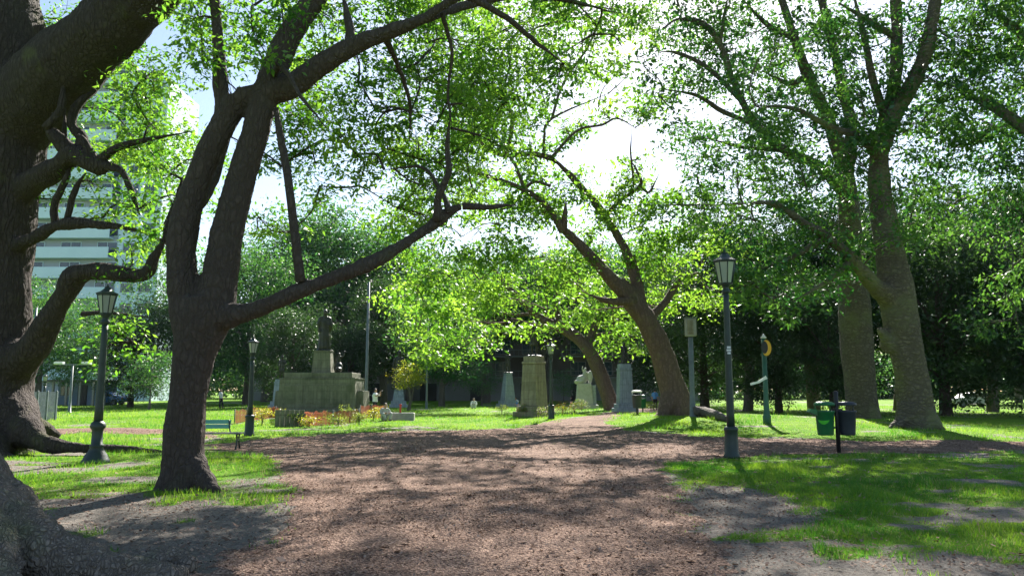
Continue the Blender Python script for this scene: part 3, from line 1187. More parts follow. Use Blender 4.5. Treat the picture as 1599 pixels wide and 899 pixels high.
T2_thin = [
    L3([(112, 240, D2 - 1.2, 14), (85, 212, D2 - 1.4, 11), (72, 200, D2 - 1.5, 9)]),
    L3([(72, 200, D2 - 1.5, 7), (95, 170, D2 - 1.6, 6), (100, 110, D2 - 1.5, 5)]),
    L3([(122, 240, D2 - 1.2, 10), (128, 215, D2 - 1.2, 9), (112, 195, D2 - 1.2, 7), (120, 165, D2 - 1.2, 7), (150, 140, D2 - 1.2, 8)]),
    L3([(104, 255, D2 - 1.1, 5), (100, 220, D2 - 1, 5), (102, 170, D2 - .9, 4)]),
    L3([(150, 258, D2 - 1.3, 9), (132, 222, D2 - 1.4, 6), (122, 210, D2 - 1.4, 5)]),
    L3([(150, 258, D2 - 1.3, 8), (175, 235, D2 - 1.5, 6), (205, 224, D2 - 1.6, 5), (300, 205, D2 - 1.8, 2)]),
    L3([(165, 258, D2 - 1.4, 8), (190, 268, D2 - 1.5, 5), (205, 300, D2 - 1.6, 5), (218, 335, D2 - 1.7, 4)]),
    L3([(86, 348, D2 - .8, 6), (86, 318, D2 - .9, 6), (104, 278, D2 - 1.1, 5), (108, 262, D2 - 1.1, 5)]),
    L3([(104, 346, D2 - 1, 5), (116, 300, D2 - 1.1, 5), (134, 270, D2 - 1.2, 4)]),
    L3([(128, 490, D2 - 1.5, 4), (160, 488, D2 - 1.6, 3), (230, 495, D2 - 1.8, 2)]),
    L3([(60, 40, D2 - .8, 8), (75, 70, D2 - .6, 6), (100, 40, D2 - .4, 4)]),
]
T2_blobs = B3([
    (205, 150, D2 - 1.5, 50), (235, 195, D2 - 1, 45), (190, 240, D2 - 1.2, 40), (245, 260, D2 - 1.5, 50), (225, 320, D2 - 1.8, 45), (160, 340, D2 - .5, 26), (85, 310, D2 + .5, 26, .8),
    (240, 370, D2 - 1.8, 40), (205, 395, D2 - 1.4, 26), (180, 520, D2 - 2, 40), (220, 545, D2 - 2, 35, .8), (160, 565, D2 - 2, 25, .7), (70, 150, D2 + .5, 45, .6), (100, 30, D2 + 1, 50), (170, 60, D2 + 1.5, 45, .8), (240, 110, D2 - 1, 45, .8), (200, 440, D2 - 2, 35, .7),
    (-60, -100, D2, 120), (80, -120, D2, 110), (220, -130, D2 - 2, 110), (330, -180, D2 - 2.5, 100), (60, -260, D2, 130), (220, -260, D2 - 1, 120), (-150, 40, D2, 110), (-160, 250, D2, 100), (-150, 420, D2, 80),
] + fill([(70, 60), (220, 60), (260, 180), (330, 230), (280, 420), (200, 330), (70, 260)], 20, D2 - 1, D2 + 5, 35, 50, .8, 4), 80)
T2_thick = [(p_, [q * (1, .93)[i_] if i_ < 2 else q * .86 for q in r_]) for i_, (p_, r_) in enumerate(T2_thick)]
full_tree('big_tree', b2, T2_thick, T2_thin, T2_blobs, M['leaf_near'], M['bark_big'],
          'huge dark old tree with surface roots, beside the grey metal fence', .06, bumpy=.07, m=14, L_=.17, spread=.26, r0=.03, seed=13)

# --- the nearest tree: only the foot of its trunk and one long root are in the picture
D1 = 7.3
b1 = np.array([at(-330, 880, D1)[0], D1 + .2, 0])
T1_thick = [
    ([b1 + (0, 0, -.3), b1 + (0, 0, .3), b1 + (-.05, 0, 1.0), b1 + (-.15, .05, 2.2), b1 + (-.4, .1, 4.5), b1 + (-.9, .2, 7)], [1.35, 1.15, .9, .78, .7, .55]),
    L3([(-180, 700, D1, 120), (-90, 770, D1 - .1, 95), (-20, 820, D1 - .2, 72), (40, 852, D1 - .3, 52), (110, 878, D1 - .35, 38), (180, 893, D1 - .4, 28), (240, 898, D1 - .4, 21), (285, 900, D1 - .4, 13)]),
    L3([(-100, 770, D1 - .3, 80), (-40, 850, D1 - .6, 55), (0, 910, D1 - .9, 35), (20, 940, D1 - 1.1, 20)]),
    L3([(200, 893, D1 - .35, 22), (262, 876, D1 - .15, 17), (296, 884, D1 - .2, 11)]),
    ([b1 + (-.15, .05, 2.2), b1 + (-.9, -.6, 4.2), b1 + (-1.6, -1.2, 6.8)], [.6, .42, .3]),
]
T1_blobs = [(b1 + np.array(c), (r, r, r * .7), int(120 * r * r)) for c, r in [((-1, -.5, 9.6), 2.2), ((.4, .2, 9.4), 1.8), ((-2.8, -.8, 8.6), 2.0), ((-1.5, 1.0, 10.6), 1.9)]]
full_tree('gnarled_tree', b1, T1_thick, [], T1_blobs, M['leaf_near'], M['bark_root'],
          'closest tree, only its pale knobbly flared foot and one thick root showing', .025, bumpy=.06, fine=.02, m=14, L_=.13, spread=.24, seed=23)

# --- leaning tree on the mound, right of the path's far end
b4 = gnd(1056, 648)
D4 = b4[1]
T4_thick = [
    L3([(1068, 672, D4, 56), (1062, 648, D4, 40), (1056, 625, D4, 32), (1044, 585, D4, 28), (1030, 545, D4, 26), (1012, 505, D4, 24), (990, 470, D4, 21), (965, 440, D4 - .3, 18)]),
    L3([(1000, 490, D4, 20), (965, 448, D4 - .5, 15), (930, 408, D4 - 1, 13), (895, 372, D4 - 1.5, 11), (876, 355, D4 - 1.8, 9)]),
    L3([(1000, 490, D4, 20), (995, 450, D4 + .3, 14), (985, 408, D4 + .6, 12), (965, 370, D4 + .8, 9), (945, 338, D4 + .8, 10), (915, 300, D4 + .5, 7.5), (880, 263, D4, 6.5), (862, 247, D4 - .3, 5.5)]),
    L3([(1050, 610, D4 + .2, 25), (1078, 640, D4 + .5, 14), (1096, 650, D4 + .5, 6)]),
    L3([(1050, 620, D4 - .2, 25), (1030, 652, D4 - .9, 12), (1010, 664, D4 - 1.3, 5)]),
]
T4_thin = [
    L3([(862, 247, D4 - .3, 5), (830, 240, D4 - 1, 4), (790, 243, D4 - 1.6, 3.5), (760, 232, D4 - 2, 3), (735, 200, D4 - 2.4, 2)]),
    L3([(880, 355, D4 - 1.8, 6), (882, 335, D4 - 2, 4), (884, 315, D4 - 2, 3)]),
    L3([(850, 245, D4 - .6, 3), (850, 215, D4 - .8, 2), (862, 185, D4 - 1, 2), (950, 146, D4 - 1, 1.2)]),
    L3([(948, 335, D4 + .8, 4), (970, 312, D4 + .6, 3), (1000, 290, D4 + .3, 3), (995, 268, D4, 2), (985, 250, D4, 1.5)]),
    L3([(1000, 290, D4 + .3, 2.5), (1014, 300, D4 + .4, 2), (1030, 270, D4 + .2, 1.2)]),
    L3([(990, 290, D4 + .3, 2), (985, 240, D4, 1.4), (986, 200, D4, 1)]),
    L3([(860, 248, D4 - .4, 3), (900, 205, D4 - .5, 2), (940, 195, D4 - .3, 2), (965, 185, D4, 1.4), (1000, 205, D4, 1)]),
    L3([(790, 243, D4 - 1.6, 3), (800, 190, D4 - 1.8, 3), (785, 140, D4 - 2, 2.5), (770, 110, D4 - 2, 2)]),
    L3([(860, 290, D4 - 1, 2.5), (830, 285, D4 - 1.2, 2.5), (800, 320, D4 - 1.4, 2), (770, 330, D4 - 1.6, 1.5)]),
    L3([(1010, 500, D4, 8), (1040, 470, D4 + .8, 6), (1060, 440, D4 + 1.4, 5), (1090, 425, D4 + 2, 3)]),
    L3([(990, 470, D4 - .3, 8), (950, 470, D4 - 1.2, 5), (920, 460, D4 - 1.6, 4)]),
    L3([(985, 405, D4 + .6, 6), (992, 398, D4 + .5, 5)]),
]
T4_thin += [L3([(770, 110, D4 - 2, 2.5), (800, 60, D4 - 1.8, 2.2), (850, 10, D4 - 1.2, 1.8)]), L3([(862, 185, D4 - 1, 2.2), (880, 130, D4 - .4, 2), (920, 70, D4, 1.8), (950, 0, D4 + 1, 1.4)])]
T4_thin += [L3([(880, 362, D4 - 1.8, 7.5), (864, 335, D4 - 2, 5.5), (838, 308, D4 - 2.2, 4.5), (800, 288, D4 - 2.4, 3.6), (750, 272, D4 - 2.8, 3), (705, 262, D4 - 3.2, 2)]), L3([(820, 298, D4 - 2.3, 3), (800, 250, D4 - 2.4, 2.4), (765, 215, D4 - 2.6, 1.8)])]
T4_blobs = B3([
    (760, 260, D4 - 2, 40, .5), (720, 270, D4 - 2, 40, .6), (800, 285, D4 - 1.4, 40, .6), (840, 330, D4 - 1.4, 50), (780, 350, D4 - 2, 55), (720, 370, D4 - 2.2, 50), (850, 400, D4 - 1.5, 60), (770, 420, D4 - 2, 55), (700, 430, D4 - 2.2, 50),
    (905, 430, D4 - 1, 45), (930, 365, D4, 45, .8), (850, 460, D4 - 1.5, 45), (900, 270, D4, 38, .6), (965, 275, D4, 38, .6), (875, 200, D4 - .5, 42, .7), (945, 180, D4, 38, .5), (1010, 190, D4 + 1, 38, .6), (1000, 250, D4 + 1, 34, .5), (1000, 350, D4 + .6, 50), (1050, 380, D4 + 1, 55), (1040, 430, D4 + 1, 40),
    (1090, 340, D4 + 1.5, 55), (1100, 400, D4 + 1.8, 50), (960, 510, D4 - 1, 30, .7), (1000, 420, D4 + .4, 35, .6), (650, 450, D4 - 2, 45, .8), (1060, 300, D4 + 1, 35, .6), (800, 180, D4 - 1.5, 40, .5), (1120, 480, D4 + 1, 30, .5), (880, 330, D4 - 1, 40, .6), (640, 390, D4, 40, .6), (740, 190, D4 - 2.4, 50, .8), (800, 230, D4 - 1.6, 45, .8), (720, 320, D4 - 2, 45, .8), (830, 270, D4 - 1.2, 40, .7), (690, 350, D4 - 2, 45), (870, 240, D4 - .6, 35, .5), (640, 330, D4 - 2.2, 40, .7), (590, 380, D4 - 2.2, 40, .7),
    (720, 110, D4 - 3, 50, .6), (790, 120, D4 - 2, 55, .6), (850, 60, D4 - 1, 60, .5), (840, 130, D4 + 1, 45, .6), (920, 50, D4, 60, .5), (900, 120, D4 + 2, 45, .8), (980, 60, D4 + 2, 55), (960, 120, D4 + 1, 35, .6), (770, 40, D4 - 2, 60), (690, 50, D4 - 3, 55),
    (860, -40, D4 + 2, 70), (960, -60, D4 + 3, 70), (760, -60, D4, 70), (660, -40, D4 - 2, 70), (1040, 40, D4 + 4, 50, .8),
] + fill([(620, 200), (860, 220), (860, 520), (640, 520), (590, 380)], 24, D4 - 3, D4 + 3, 45, 62, .8, 5)
    + fill([(850, 160), (1030, 150), (1040, 310), (900, 310)], 11, D4 - .5, D4 + 2, 28, 40, 1.0, 21)
    + fill([(860, 310), (1010, 320), (1140, 330), (1120, 480), (900, 480)], 13, D4 - 1, D4 + 3, 40, 55, .8, 6)
    + fill([(700, 10), (1020, 10), (1040, 120), (880, 150), (760, 220), (690, 180)], 10, D4 - 4, D4 + 4, 40, 60, .45, 7), 23)
T4_thick = [(p_, [q * .70 for q in r_]) for p_, r_ in T4_thick]
full_tree('leaning_tree', b4, T4_thick, T4_thin, T4_blobs, M['leaf_mid'], M['bark_tipa'],
          'thick brown tree leaning left on the grassy mound, its forked limbs broken off short', .07, bumpy=.06, m=16, L_=.29, spread=.34, r0=.03, seed=33, hole=1.25, hthr=.07)
root = empty('fallen_log', gnd(1108, 651))
mb = MB()
o0 = np.array(root.location)
pts = [gnd(1082, 650) + (0, 0, .25), gnd(1100, 650) + (0, 0, .22), gnd(1122, 655) + (0, 0, .16), gnd(1136, 658) + (0, 0, .1)]
mb.tube([q - o0 for q in pts], [.26, .24, .2, .12], 12, 5, .02)
mb.build('log', M['bark_grey'], root)
tag(root, 'grey fallen log lying at the foot of the thick leaning tree', 'log')

# --- slimmer leaning tree beside the path
b5 = gnd(957, 640)
D5 = b5[1]
T5_thick = [
    L3([(962, 652, D5, 20), (957, 638, D5, 14), (945, 605, D5, 11.5), (932, 570, D5, 11), (918, 545, D5, 10), (897, 524, D5, 9), (866, 508, D5 - .5, 7)]),
    L3([(918, 545, D5, 9), (925, 520, D5 + .5, 6), (935, 495, D5 + 1, 5), (950, 475, D5 + 1, 3.5)]),
    L3([(866, 508, D5 - .5, 7), (835, 490, D5 - 1, 5), (800, 455, D5 - 1.5, 4.5), (770, 420, D5 - 2, 3)]),
    L3([(880, 516, D5 - .3, 6), (868, 480, D5, 4), (872, 440, D5 + .4, 3)]),
]
T5_thin = [L3([(835, 490, D5 - 1, 3), (790, 490, D5 - 1, 2), (740, 470, D5 - 1.4, 1.5)]), L3([(905, 530, D5, 3), (950, 520, D5 + .6, 2), (985, 530, D5 + 1, 1.4)])]
T5_blobs = B3([
    (690, 490, D5 - 1, 45), (650, 520, D5 - 1, 35, .7), (740, 480, D5 - 1, 45), (790, 470, D5 - 1, 45), (840, 470, D5 - 1, 40), (890, 480, D5, 40), (930, 490, D5, 35), (985, 520, D5 + 1, 35), (1000, 545, D5 + 1, 25, .8), (950, 540, D5 + .5, 28, .8),
    (840, 520, D5 - 1, 25, .6), (890, 555, D5 - .6, 15, .6), (700, 540, D5 - 1, 30, .7), (660, 565, D5, 22, .6), (760, 525, D5, 25, .5), (870, 420, D5 + 1, 40), (960, 450, D5 + 1, 35),
] + fill([(630, 440), (860, 420), (1000, 460), (1000, 540), (880, 520), (650, 560)], 14, D5 - 1, D5 + 3, 35, 48, .7, 8), 19)
full_tree('slender_tree', b5, T5_thick, T5_thin, T5_blobs, M['leaf_mid'], M['bark_tipa'],
          'slender brown tree leaning left beside the path, between the white sculpture and the tall pedestal', .06, bumpy=.03, m=14, L_=.34, spread=.5, r0=.03, seed=43)

# --- two bottle-trunked trees at the right
b6 = gnd(1432, 668)
D6 = b6[1]
T6_thick = [
    L3([(1432, 690, D6, 56), (1432, 664, D6, 46), (1430, 640, D6, 38), (1424, 590, D6, 33), (1415, 545, D6, 34), (1406, 500, D6, 36), (1400, 455, D6, 35), (1392, 410, D6, 31), (1382, 350, D6, 26), (1374, 290, D6, 22), (1374, 230, D6, 19), (1384, 190, D6, 17), (1395, 140, D6, 14), (1400, 80, D6, 13), (1398, 0, D6, 11), (1390, -100, D6, 8)]),
    L3([(1378, 230, D6, 16), (1396, 180, D6 - .5, 16), (1420, 140, D6 - 1, 16), (1442, 90, D6 - 1.4, 15), (1456, 30, D6 - 1.8, 13), (1470, -40, D6 - 2, 10), (1500, -120, D6 - 2.3, 7)]),
    L3([(1395, 540, D6, 24), (1378, 520, D6 - .2, 10), (1370, 512, D6 - .3, 5)]),
    L3([(1395, 470, D6, 26), (1365, 445, D6 - .8, 17), (1335, 410, D6 - 1.5, 13), (1295, 372, D6 - 2.2, 10), (1250, 345, D6 - 2.8, 8), (1210, 318, D6 - 3, 6), (1160, 318, D6 - 3.4, 3.5), (1080, 320, D6 - 3.6, 2.2), (1000, 318, D6 - 3.8, 1.2)]),
    L3([(1435, 640, D6 - .2, 30), (1462, 664, D6 - .8, 10), (1478, 672, D6 - 1, 5)]),
    L3([(1425, 640, D6 - .2, 30), (1402, 662, D6 - .6, 10), (1388, 668, D6 - .9, 5)]),
]
T6_thin = [
    L3([(1384, 190, D6, 8), (1362, 120, D6 - .8, 6), (1350, 60, D6 - 1, 5), (1330, -20, D6 - 1, 4)]),
    L3([(1376, 250, D6, 9), (1345, 215, D6 - 1, 7), (1300, 200, D6 - 1.5, 5), (1240, 170, D6 - 2, 3.5), (1180, 165, D6 - 2.4, 2)]),
    L3([(1400, 60, D6, 5), (1360, 35, D6 - .6, 5), (1310, 5, D6 - 1, 4)]),
    L3([(1290, 370, D6 - 2.2, 6), (1240, 400, D6 - 2.6, 4), (1190, 420, D6 - 3, 2.5)]),
    L3([(1330, 408, D6 - 1.5, 7), (1290, 440, D6 - 2.4, 4), (1240, 470, D6 - 3, 2.5)]),
]
T6_blobs = B3([
    (1240, 330, D6 - 2.6, 60), (1180, 345, D6 - 3, 55), (1290, 390, D6 - 2, 55), (1220, 410, D6 - 2.6, 55), (1160, 400, D6 - 3, 45), (1270, 450, D6 - 2.4, 45), (1210, 465, D6 - 3, 40), (1150, 450, D6 - 3, 30, .7), (1100, 330, D6 - 3.4, 35, .6), (1040, 330, D6 - 3.6, 25, .4),
    (1250, 180, D6 - 2, 60), (1190, 200, D6 - 2.4, 60), (1300, 250, D6 - 1.4, 55), (1350, 260, D6 - 2, 40, .8), (1350, 180, D6 - 1, 50, .8), (1310, 60, D6 - 1, 60, .8), (1360, 100, D6 + 1.2, 50, .7), (1430, 60, D6 + 1, 60, .8), (1480, 60, D6 - 1, 60), (1440, 190, D6 - .8, 45, .8), (1480, 150, D6 - 1, 50),
    (1440, 280, D6 + .8, 50), (1330, 330, D6 - 1.6, 45), (1420, 350, D6 + 1.5, 45, .8), (1360, 230, D6 - 1.6, 30), (1330, 420, D6 - 2, 35, .7),
    (1350, -90, D6, 110), (1460, -110, D6 - 1, 110), (1250, -80, D6 - 1.5, 100), (1560, -60, D6 - 2, 100), (1360, 205, D6 - 2, 32), (1335, 150, D6 - 2, 32), (1395, 215, D6 - 1.6, 26),
    (1400, -200, D6, 120),
] + fill([(1160, 60), (1400, 40), (1440, 300), (1400, 420), (1280, 480), (1150, 460), (1120, 300)], 26, D6 - 4, D6 + 4, 42, 60, .8, 9), 27)
T6_thick = [(p_, [q * .75 for q in r_]) for p_, r_ in T6_thick]
full_tree('bottle_tree', b6, T6_thick, T6_thin, T6_blobs, M['leaf_ceiba'], M['bark_ceiba'],
          'grey bottle trunked tree with a knot on its side, in front of its twin', .07, bumpy=.05, m=16, L_=.25, spread=.31, r0=.035, seed=53, hole=1.5, hthr=-.01)
b7 = gnd(1347, 652)
D7 = b7[1]
T7_thick = [
    L3([(1352, 668, D7, 40), (1348, 650, D7, 30), (1343, 600, D7, 26), (1338, 540, D7, 28), (1335, 490, D7, 28), (1332, 430, D7, 25), (1328, 360, D7, 20), (1322, 290, D7, 16), (1312, 240, D7, 14), (1290, 180, D7 - .6, 11), (1262, 120, D7 - 1.2, 10), (1240, 60, D7 - 1.8, 8), (1215, -20, D7 - 2, 6), (1190, -100, D7 - 2.4, 4)]),
    L3([(1320, 280, D7, 13), (1330, 210, D7 - .4, 10), (1318, 150, D7 - .8, 9), (1302, 80, D7 - 1, 8), (1285, 10, D7 - 1.3, 7), (1270, -70, D7 - 1.4, 5)]),
    L3([(1318, 300, D7, 13), (1280, 260, D7 - 1.6, 9), (1225, 235, D7 - 2.8, 8), (1180, 195, D7 - 3.6, 7), (1148, 135, D7 - 4.2, 6), (1125, 70, D7 - 4.6, 5.5), (1098, 38, D7 - 4.8, 5), (1060, 30, D7 - 5, 3.5), (1035, 45, D7 - 5.2, 2)]),
]
T7_thin = [
    L3([(1160, 160, D7 - 4, 4), (1110, 110, D7 - 4.6, 3.5), (1065, 85, D7 - 5, 3), (1030, 80, D7 - 5.4, 2)]),
    L3([(1180, 195, D7 - 3.6, 4), (1130, 175, D7 - 4, 4), (1090, 150, D7 - 4.4, 3), (1040, 140, D7 - 4.8, 2)]),
    L3([(1225, 235, D7 - 2.8, 4), (1160, 230, D7 - 3.4, 3), (1100, 215, D7 - 4, 2)]),
    L3([(1125, 70, D7 - 4.6, 3), (1130, 30, D7 - 4.8, 2.5), (1140, -20, D7 - 5, 2)]),
    L3([(1240, 60, D7 - 1.8, 5), (1200, 40, D7 - 2.4, 4), (1160, 0, D7 - 3, 3)]),
    L3([(1262, 120, D7 - 1.2, 5), (1230, 130, D7 - 2, 4), (1190, 110, D7 - 2.6, 2.5)]),
]
T7_blobs = B3([
    (1100, 50, D7 - 4.6, 55, .7), (1050, 90, D7 - 5, 50, .7), (1030, 150, D7 - 5, 40, .6), (1090, 150, D7 - 4.4, 55), (1150, 80, D7 - 4, 55, .8), (1080, 220, D7 - 4, 50), (1140, 230, D7 - 3.6, 55), (1180, 150, D7 - 3.4, 60), (1210, 80, D7 - 2.4, 55, .8), (1200, 280, D7 - 3, 55),
    (1150, 300, D7 - 3.4, 50), (1260, 280, D7 - 2, 55), (1270, 60, D7 - 1.6, 60, .8), (1330, 40, D7 - 1, 55, .7), (1300, 140, D7 - 1, 50, .8), (1160, 10, D7 - 3, 60, .8), (1060, 10, D7 - 5, 55, .8), (1230, 220, D7 - 2.6, 50), (1090, 270, D7 - 3.6, 40, .7), (1010, 110, D7 - 5, 35, .4),
    (1100, -90, D7 - 4, 110), (1220, -110, D7 - 2, 110), (1000, -70, D7 - 5, 90, .7), (1300, -120, D7, 110),
] + fill([(1030, -10), (1300, -10), (1320, 250), (1240, 320), (1080, 330), (1050, 200)], 24, D7 - 6, D7 + 2, 42, 60, .8, 10), 23)
T7_thick = [(p_, [q * .87 for q in r_]) for p_, r_ in T7_thick]
full_tree('bottle_tree', b7, T7_thick, T7_thin, T7_blobs, M['leaf_ceiba'], M['bark_ceiba'],
          'greenish bottle trunked tree just behind its grey twin', .07, bumpy=.05, m=16, L_=.27, spread=.34, r0=.035, seed=63, hole=1.4, hthr=-.01)

# --- broad green tree beyond the right edge
b8 = np.array([at(1730, 640, 30)[0], 30., 0])
D8 = 30.
T8_thick = [
    ([b8 + (0, 0, -.3), b8 + (0, 0, .4), b8 + (-.1, 0, 3), b8 + (-.4, .2, 6), b8 + (-.8, .3, 10), b8 + (-1, .4, 14)], [1.1, .8, .65, .55, .4, .2]),
    L3([(1715, 300, D8, 18), (1660, 240, D8 + .4, 14), (1600, 200, D8 + .8, 10), (1550, 165, D8 + 1, 8), (1520, 155, D8 + 1.4, 5)]),
    L3([(1705, 200, D8, 14), (1650, 110, D8 + .4, 10), (1590, 50, D8 + 1, 7), (1540, 10, D8 + 1.4, 4)]),
]
T8_blobs = B3([
    (1540, 60, D8 + 1, 70), (1590, 120, D8 + .6, 70), (1500, 130, D8 + 1.6, 60), (1560, 200, D8 + 1, 65), (1500, 230, D8 + 2, 55), (1600, 260, D8, 65), (1545, 270, D8 + 1.6, 40, .8), (1480, 60, D8 + 2, 50), (1600, 20, D8, 80), (1600, 400, D8 + 8, 55), (1570, 460, D8 + 9, 45), (1590, 520, D8 + 9, 40), (1530, 500, D8 + 10, 35, .8), (1520, 370, D8 + 10, 45, .7),
    (1700, 100, D8, 140), (1720, 280, D8, 90), (1700, -80, D8, 140), (1560, -80, D8, 120), (1470, 270, D8 + 3, 50), (1450, 340, D8 + 4, 45), (1500, 300, D8 + 3, 45, .8),
] + fill([(1420, -10), (1620, -10), (1620, 340), (1500, 330), (1440, 200)], 20, D8, D8 + 5, 45, 62, .8, 11), 30)
full_tree('broad_tree', b8, T8_thick, [], T8_blobs, M['leaf_ceiba'], M['bark_grey'],
          'broad green tree with drooping foliage, right of the two bottle trees', .08, m=14, L_=.26, spread=.38, r0=.035, seed=73, droop=.6)


# --- background trees: a few kinds, each built once and copied
def proto(name, h, spread_r, leaf, barkm, nb, L_, m, dens, low=.35, seed=0, flat=.75, lean=0.0, trunk_r=.35, multi=1):
    global rng
    keep_rng = rng
    rng = np.random.default_rng(100 + seed)
    thick, blobs = [], []
    top = h * .8
    for k in range(multi):
        a0 = rng.uniform(0, 6.28)
        dx, dy = math.cos(a0) * .5 * (multi > 1), math.sin(a0) * .5 * (multi > 1)
        thick.append(([(0, 0, -.4), (dx * .3, dy * .3, .3), (dx + lean * .3, dy, h * .2), (dx * 2 + lean * .7, dy * 2, h * .45), (dx * 3 + lean, dy * 3, top)], [trunk_r * 1.5, trunk_r, trunk_r * .8, trunk_r * .6, trunk_r * .15]))
    for k in range(nb):
        a0 = 2.4 * k + rng.uniform(-.4, .4)
        f = (k + .5) / nb
        z = h * (low + (.92 - low) * f)
        prof = math.sqrt(max(.06, 1 - ((z / h - .58) / .5) ** 2))
        rr = spread_r * prof * rng.uniform(.3, .85)
        c = np.array([math.cos(a0) * rr + lean * f, math.sin(a0) * rr, z])
        br = spread_r * rng.uniform(.30, .48)
        blobs.append((c, (br, br, br * flat), int(dens * br * br)))
        if k % 2 == 0:
            s = np.array([lean * f * .7, 0, z * rng.uniform(.5, .75)])
            thick.append(([s, (s + c) / 2 + (0, 0, .2), c], [trunk_r * .38, trunk_r * .26, trunk_r * .1]))
    root = empty(name)
    sk_ = skel_of(thick)
    V, Fc, t, tw = crown_parts(blobs, sk_, m=m, L_=L_, spread=L_ * 1.9, r0=.04, twigs_per=3)
    put_crown((V, Fc, t), leaf, root, np.zeros(3), 'crown', tw, barkm, 3)
    wood_mesh('trunk', thick, [], .09, bumpy=.04, bscale=1.5).build('trunk', barkm, root)
    rng = keep_rng
    return root


KINDS = {
    'leafy': proto('leafy_tree', 14, 5.6, M['leaf_back'], M['bark_grey'], 22, .30, 14, 22, .22, 1),
    'dome': proto('dome_tree', 15, 7.0, M['leaf_back'], M['bark_grey'], 24, .34, 14, 20, .45, 2, flat=.5, multi=2),
    'dark': proto('evergreen_tree', 15, 6.4, M['leaf_dark'], M['bark_dark'], 26, .34, 15, 22, .16, 3, trunk_r=.45),
    'darktall': proto('tall_evergreen_tree', 20, 6.8, M['leaf_dark'], M['bark_grey'], 28, .38, 15, 20, .28, 4, trunk_r=.5, multi=2),
    'small': proto('small_tree', 6, 2.6, M['leaf_back'], M['bark_grey'], 14, .20, 13, 40, .3, 5, trunk_r=.14),
}
used = set()


def plant(kind, px, d, top_y, label, rz=None, wide=1.0, group='trees round the park'):
    src = KINDS[kind]
    if kind not in used:
        o = src
        used.add(kind)
    else:
        o = copy_tree(src)
    x = at(px, 610, d)[0]
    ztop = at(px, top_y, d)[2]
    h0 = {'leafy': 14, 'dome': 15, 'dark': 15, 'darktall': 20, 'small': 6}[kind]
    s = ztop / h0
    o.location = (x, d, hgt(x, d))
    o.scale = (s * wide, s * wide, s)
    o.rotation_euler = (0, 0, random.uniform(0, 6.28) if rz is None else rz)
    tag(o, label, 'tree', group)
    return o


for a_ in [
    # left, behind the lawn
    ('leafy', 60, 66, 430, 'bright leafy tree behind the grey metal fence, left of the pole with two floodlights'),
    ('dark', 205, 74, 470, 'dark low evergreen behind the blue car, between the left lantern and the forked trunk'),
    ('leafy', 130, 96, 470, 'leafy tree behind the small blue kiosk, under the white apartment block'),
    ('leafy', 300, 84, 380, 'leafy tree directly behind the trunk of the forked tree'),
    ('dark', -60, 80, 420, 'dark evergreen mostly hidden by the huge old trunk'),
    ('leafy', 385, 88, 395, 'leafy tree above the lantern beside the orange netting'),
    ('dome', 525, 118, 332, 'large pale domed tree rising against the sky over the big monument'),
    ('dark', 455, 78, 480, 'dark round evergreen just behind the left end of the big monument'),
    ('darktall', 600, 92, 425, 'tall evergreen with grey stems, to the right of the bronze figure'),
    ('dark', 545, 84, 500, 'dark evergreen directly behind the robed bronze figure'),
    ('leafy', 690, 80, 420, 'leafy tree behind the yellow flowering small tree'),
    ('leafy', 415, 108, 350, 'tall leafy tree far behind the forked trunk, left of the domed tree'),
    ('leafy', 640, 120, 360, 'far leafy tree to the right of the domed tree'),
    ('dome', 760, 100, 400, 'domed tree in front of the brown facade, left of the narrow pedestal'),
    ('dome', 850, 108, 380, 'domed tree in front of the brown facade, above the tan pedestal'),
    ('dome', 970, 104, 370, 'domed tree in front of the brown facade, above the slender leaning tree'),
    # right, the dark grove
    ('dark', 1100, 70, 390, 'dark evergreen right behind the post with the pale box'),
    ('darktall', 1165, 62, 330, 'tall evergreen behind the near right lantern'),
    ('dark', 1215, 56, 440, 'low dark evergreen behind the signpost with the yellow crescent'),
    ('darktall', 1270, 66, 300, 'tall evergreen behind the green bin'),
    ('dark', 1300, 52, 430, 'dark evergreen just left of the two bottle trunks'),
    ('darktall', 1400, 62, 280, 'tall evergreen seen between and behind the two bottle trunks'),
    ('dark', 1475, 50, 330, 'dark evergreen right of the grey bottle trunk'),
    ('darktall', 1545, 58, 285, 'tall evergreen near the edge, behind the drooping foliage'),
    ('dark', 1610, 48, 380, 'dark evergreen cut by the frame edge, behind the drooping foliage'),
    ('darktall', 1680, 60, 250, 'tall evergreen out past the drooping foliage'),
    ('leafy', 1500, 95, 420, 'far sunlit leafy tree seen low between the dark trunks'),
    ('leafy', 1590, 100, 420, 'far sunlit leafy tree low at the picture edge'),
    ('dark', 1040, 92, 420, 'dark evergreen in front of the brown facade, behind the leaning trunk'),
    ('small', 235, 64, 545, 'small pale leafy tree at the lawn edge, just left of the forked trunk'),
    ('small', 752, 84, 560, 'small dark tree before the brown facade garage, left of the narrow pedestal'),
    ('small', 880, 88, 575, 'small round dark tree between the tan pedestal and the white sculpture'),
]:
    plant(*a_)


wr = np.random.default_rng(77)
wb = []
for k in range(180):
    th = -.64 + 1.28 * (k + wr.random()) / 180
    dd = wr.uniform(140, 175)
    rr = wr.uniform(4, 7)
    wb.append((np.array([math.tan(th) * dd, dd, wr.uniform(1.5, 9)]), (rr, rr, rr * .8), 80))
V, Fc, T, _tw = crown_parts(wb, None, m=14, L_=.95, spread=1.3, twig=False, hthr=-3)
me = mesh_np('distant_woods', V, Fc)
me.attributes.new('tint', 'FLOAT', 'FACE').data.foreach_set('value', T.astype(np.float32))
tag(link('distant_woods', me, M['leaf_back']), 'far-off wood closing the view behind the park', 'wood', kind='stuff')


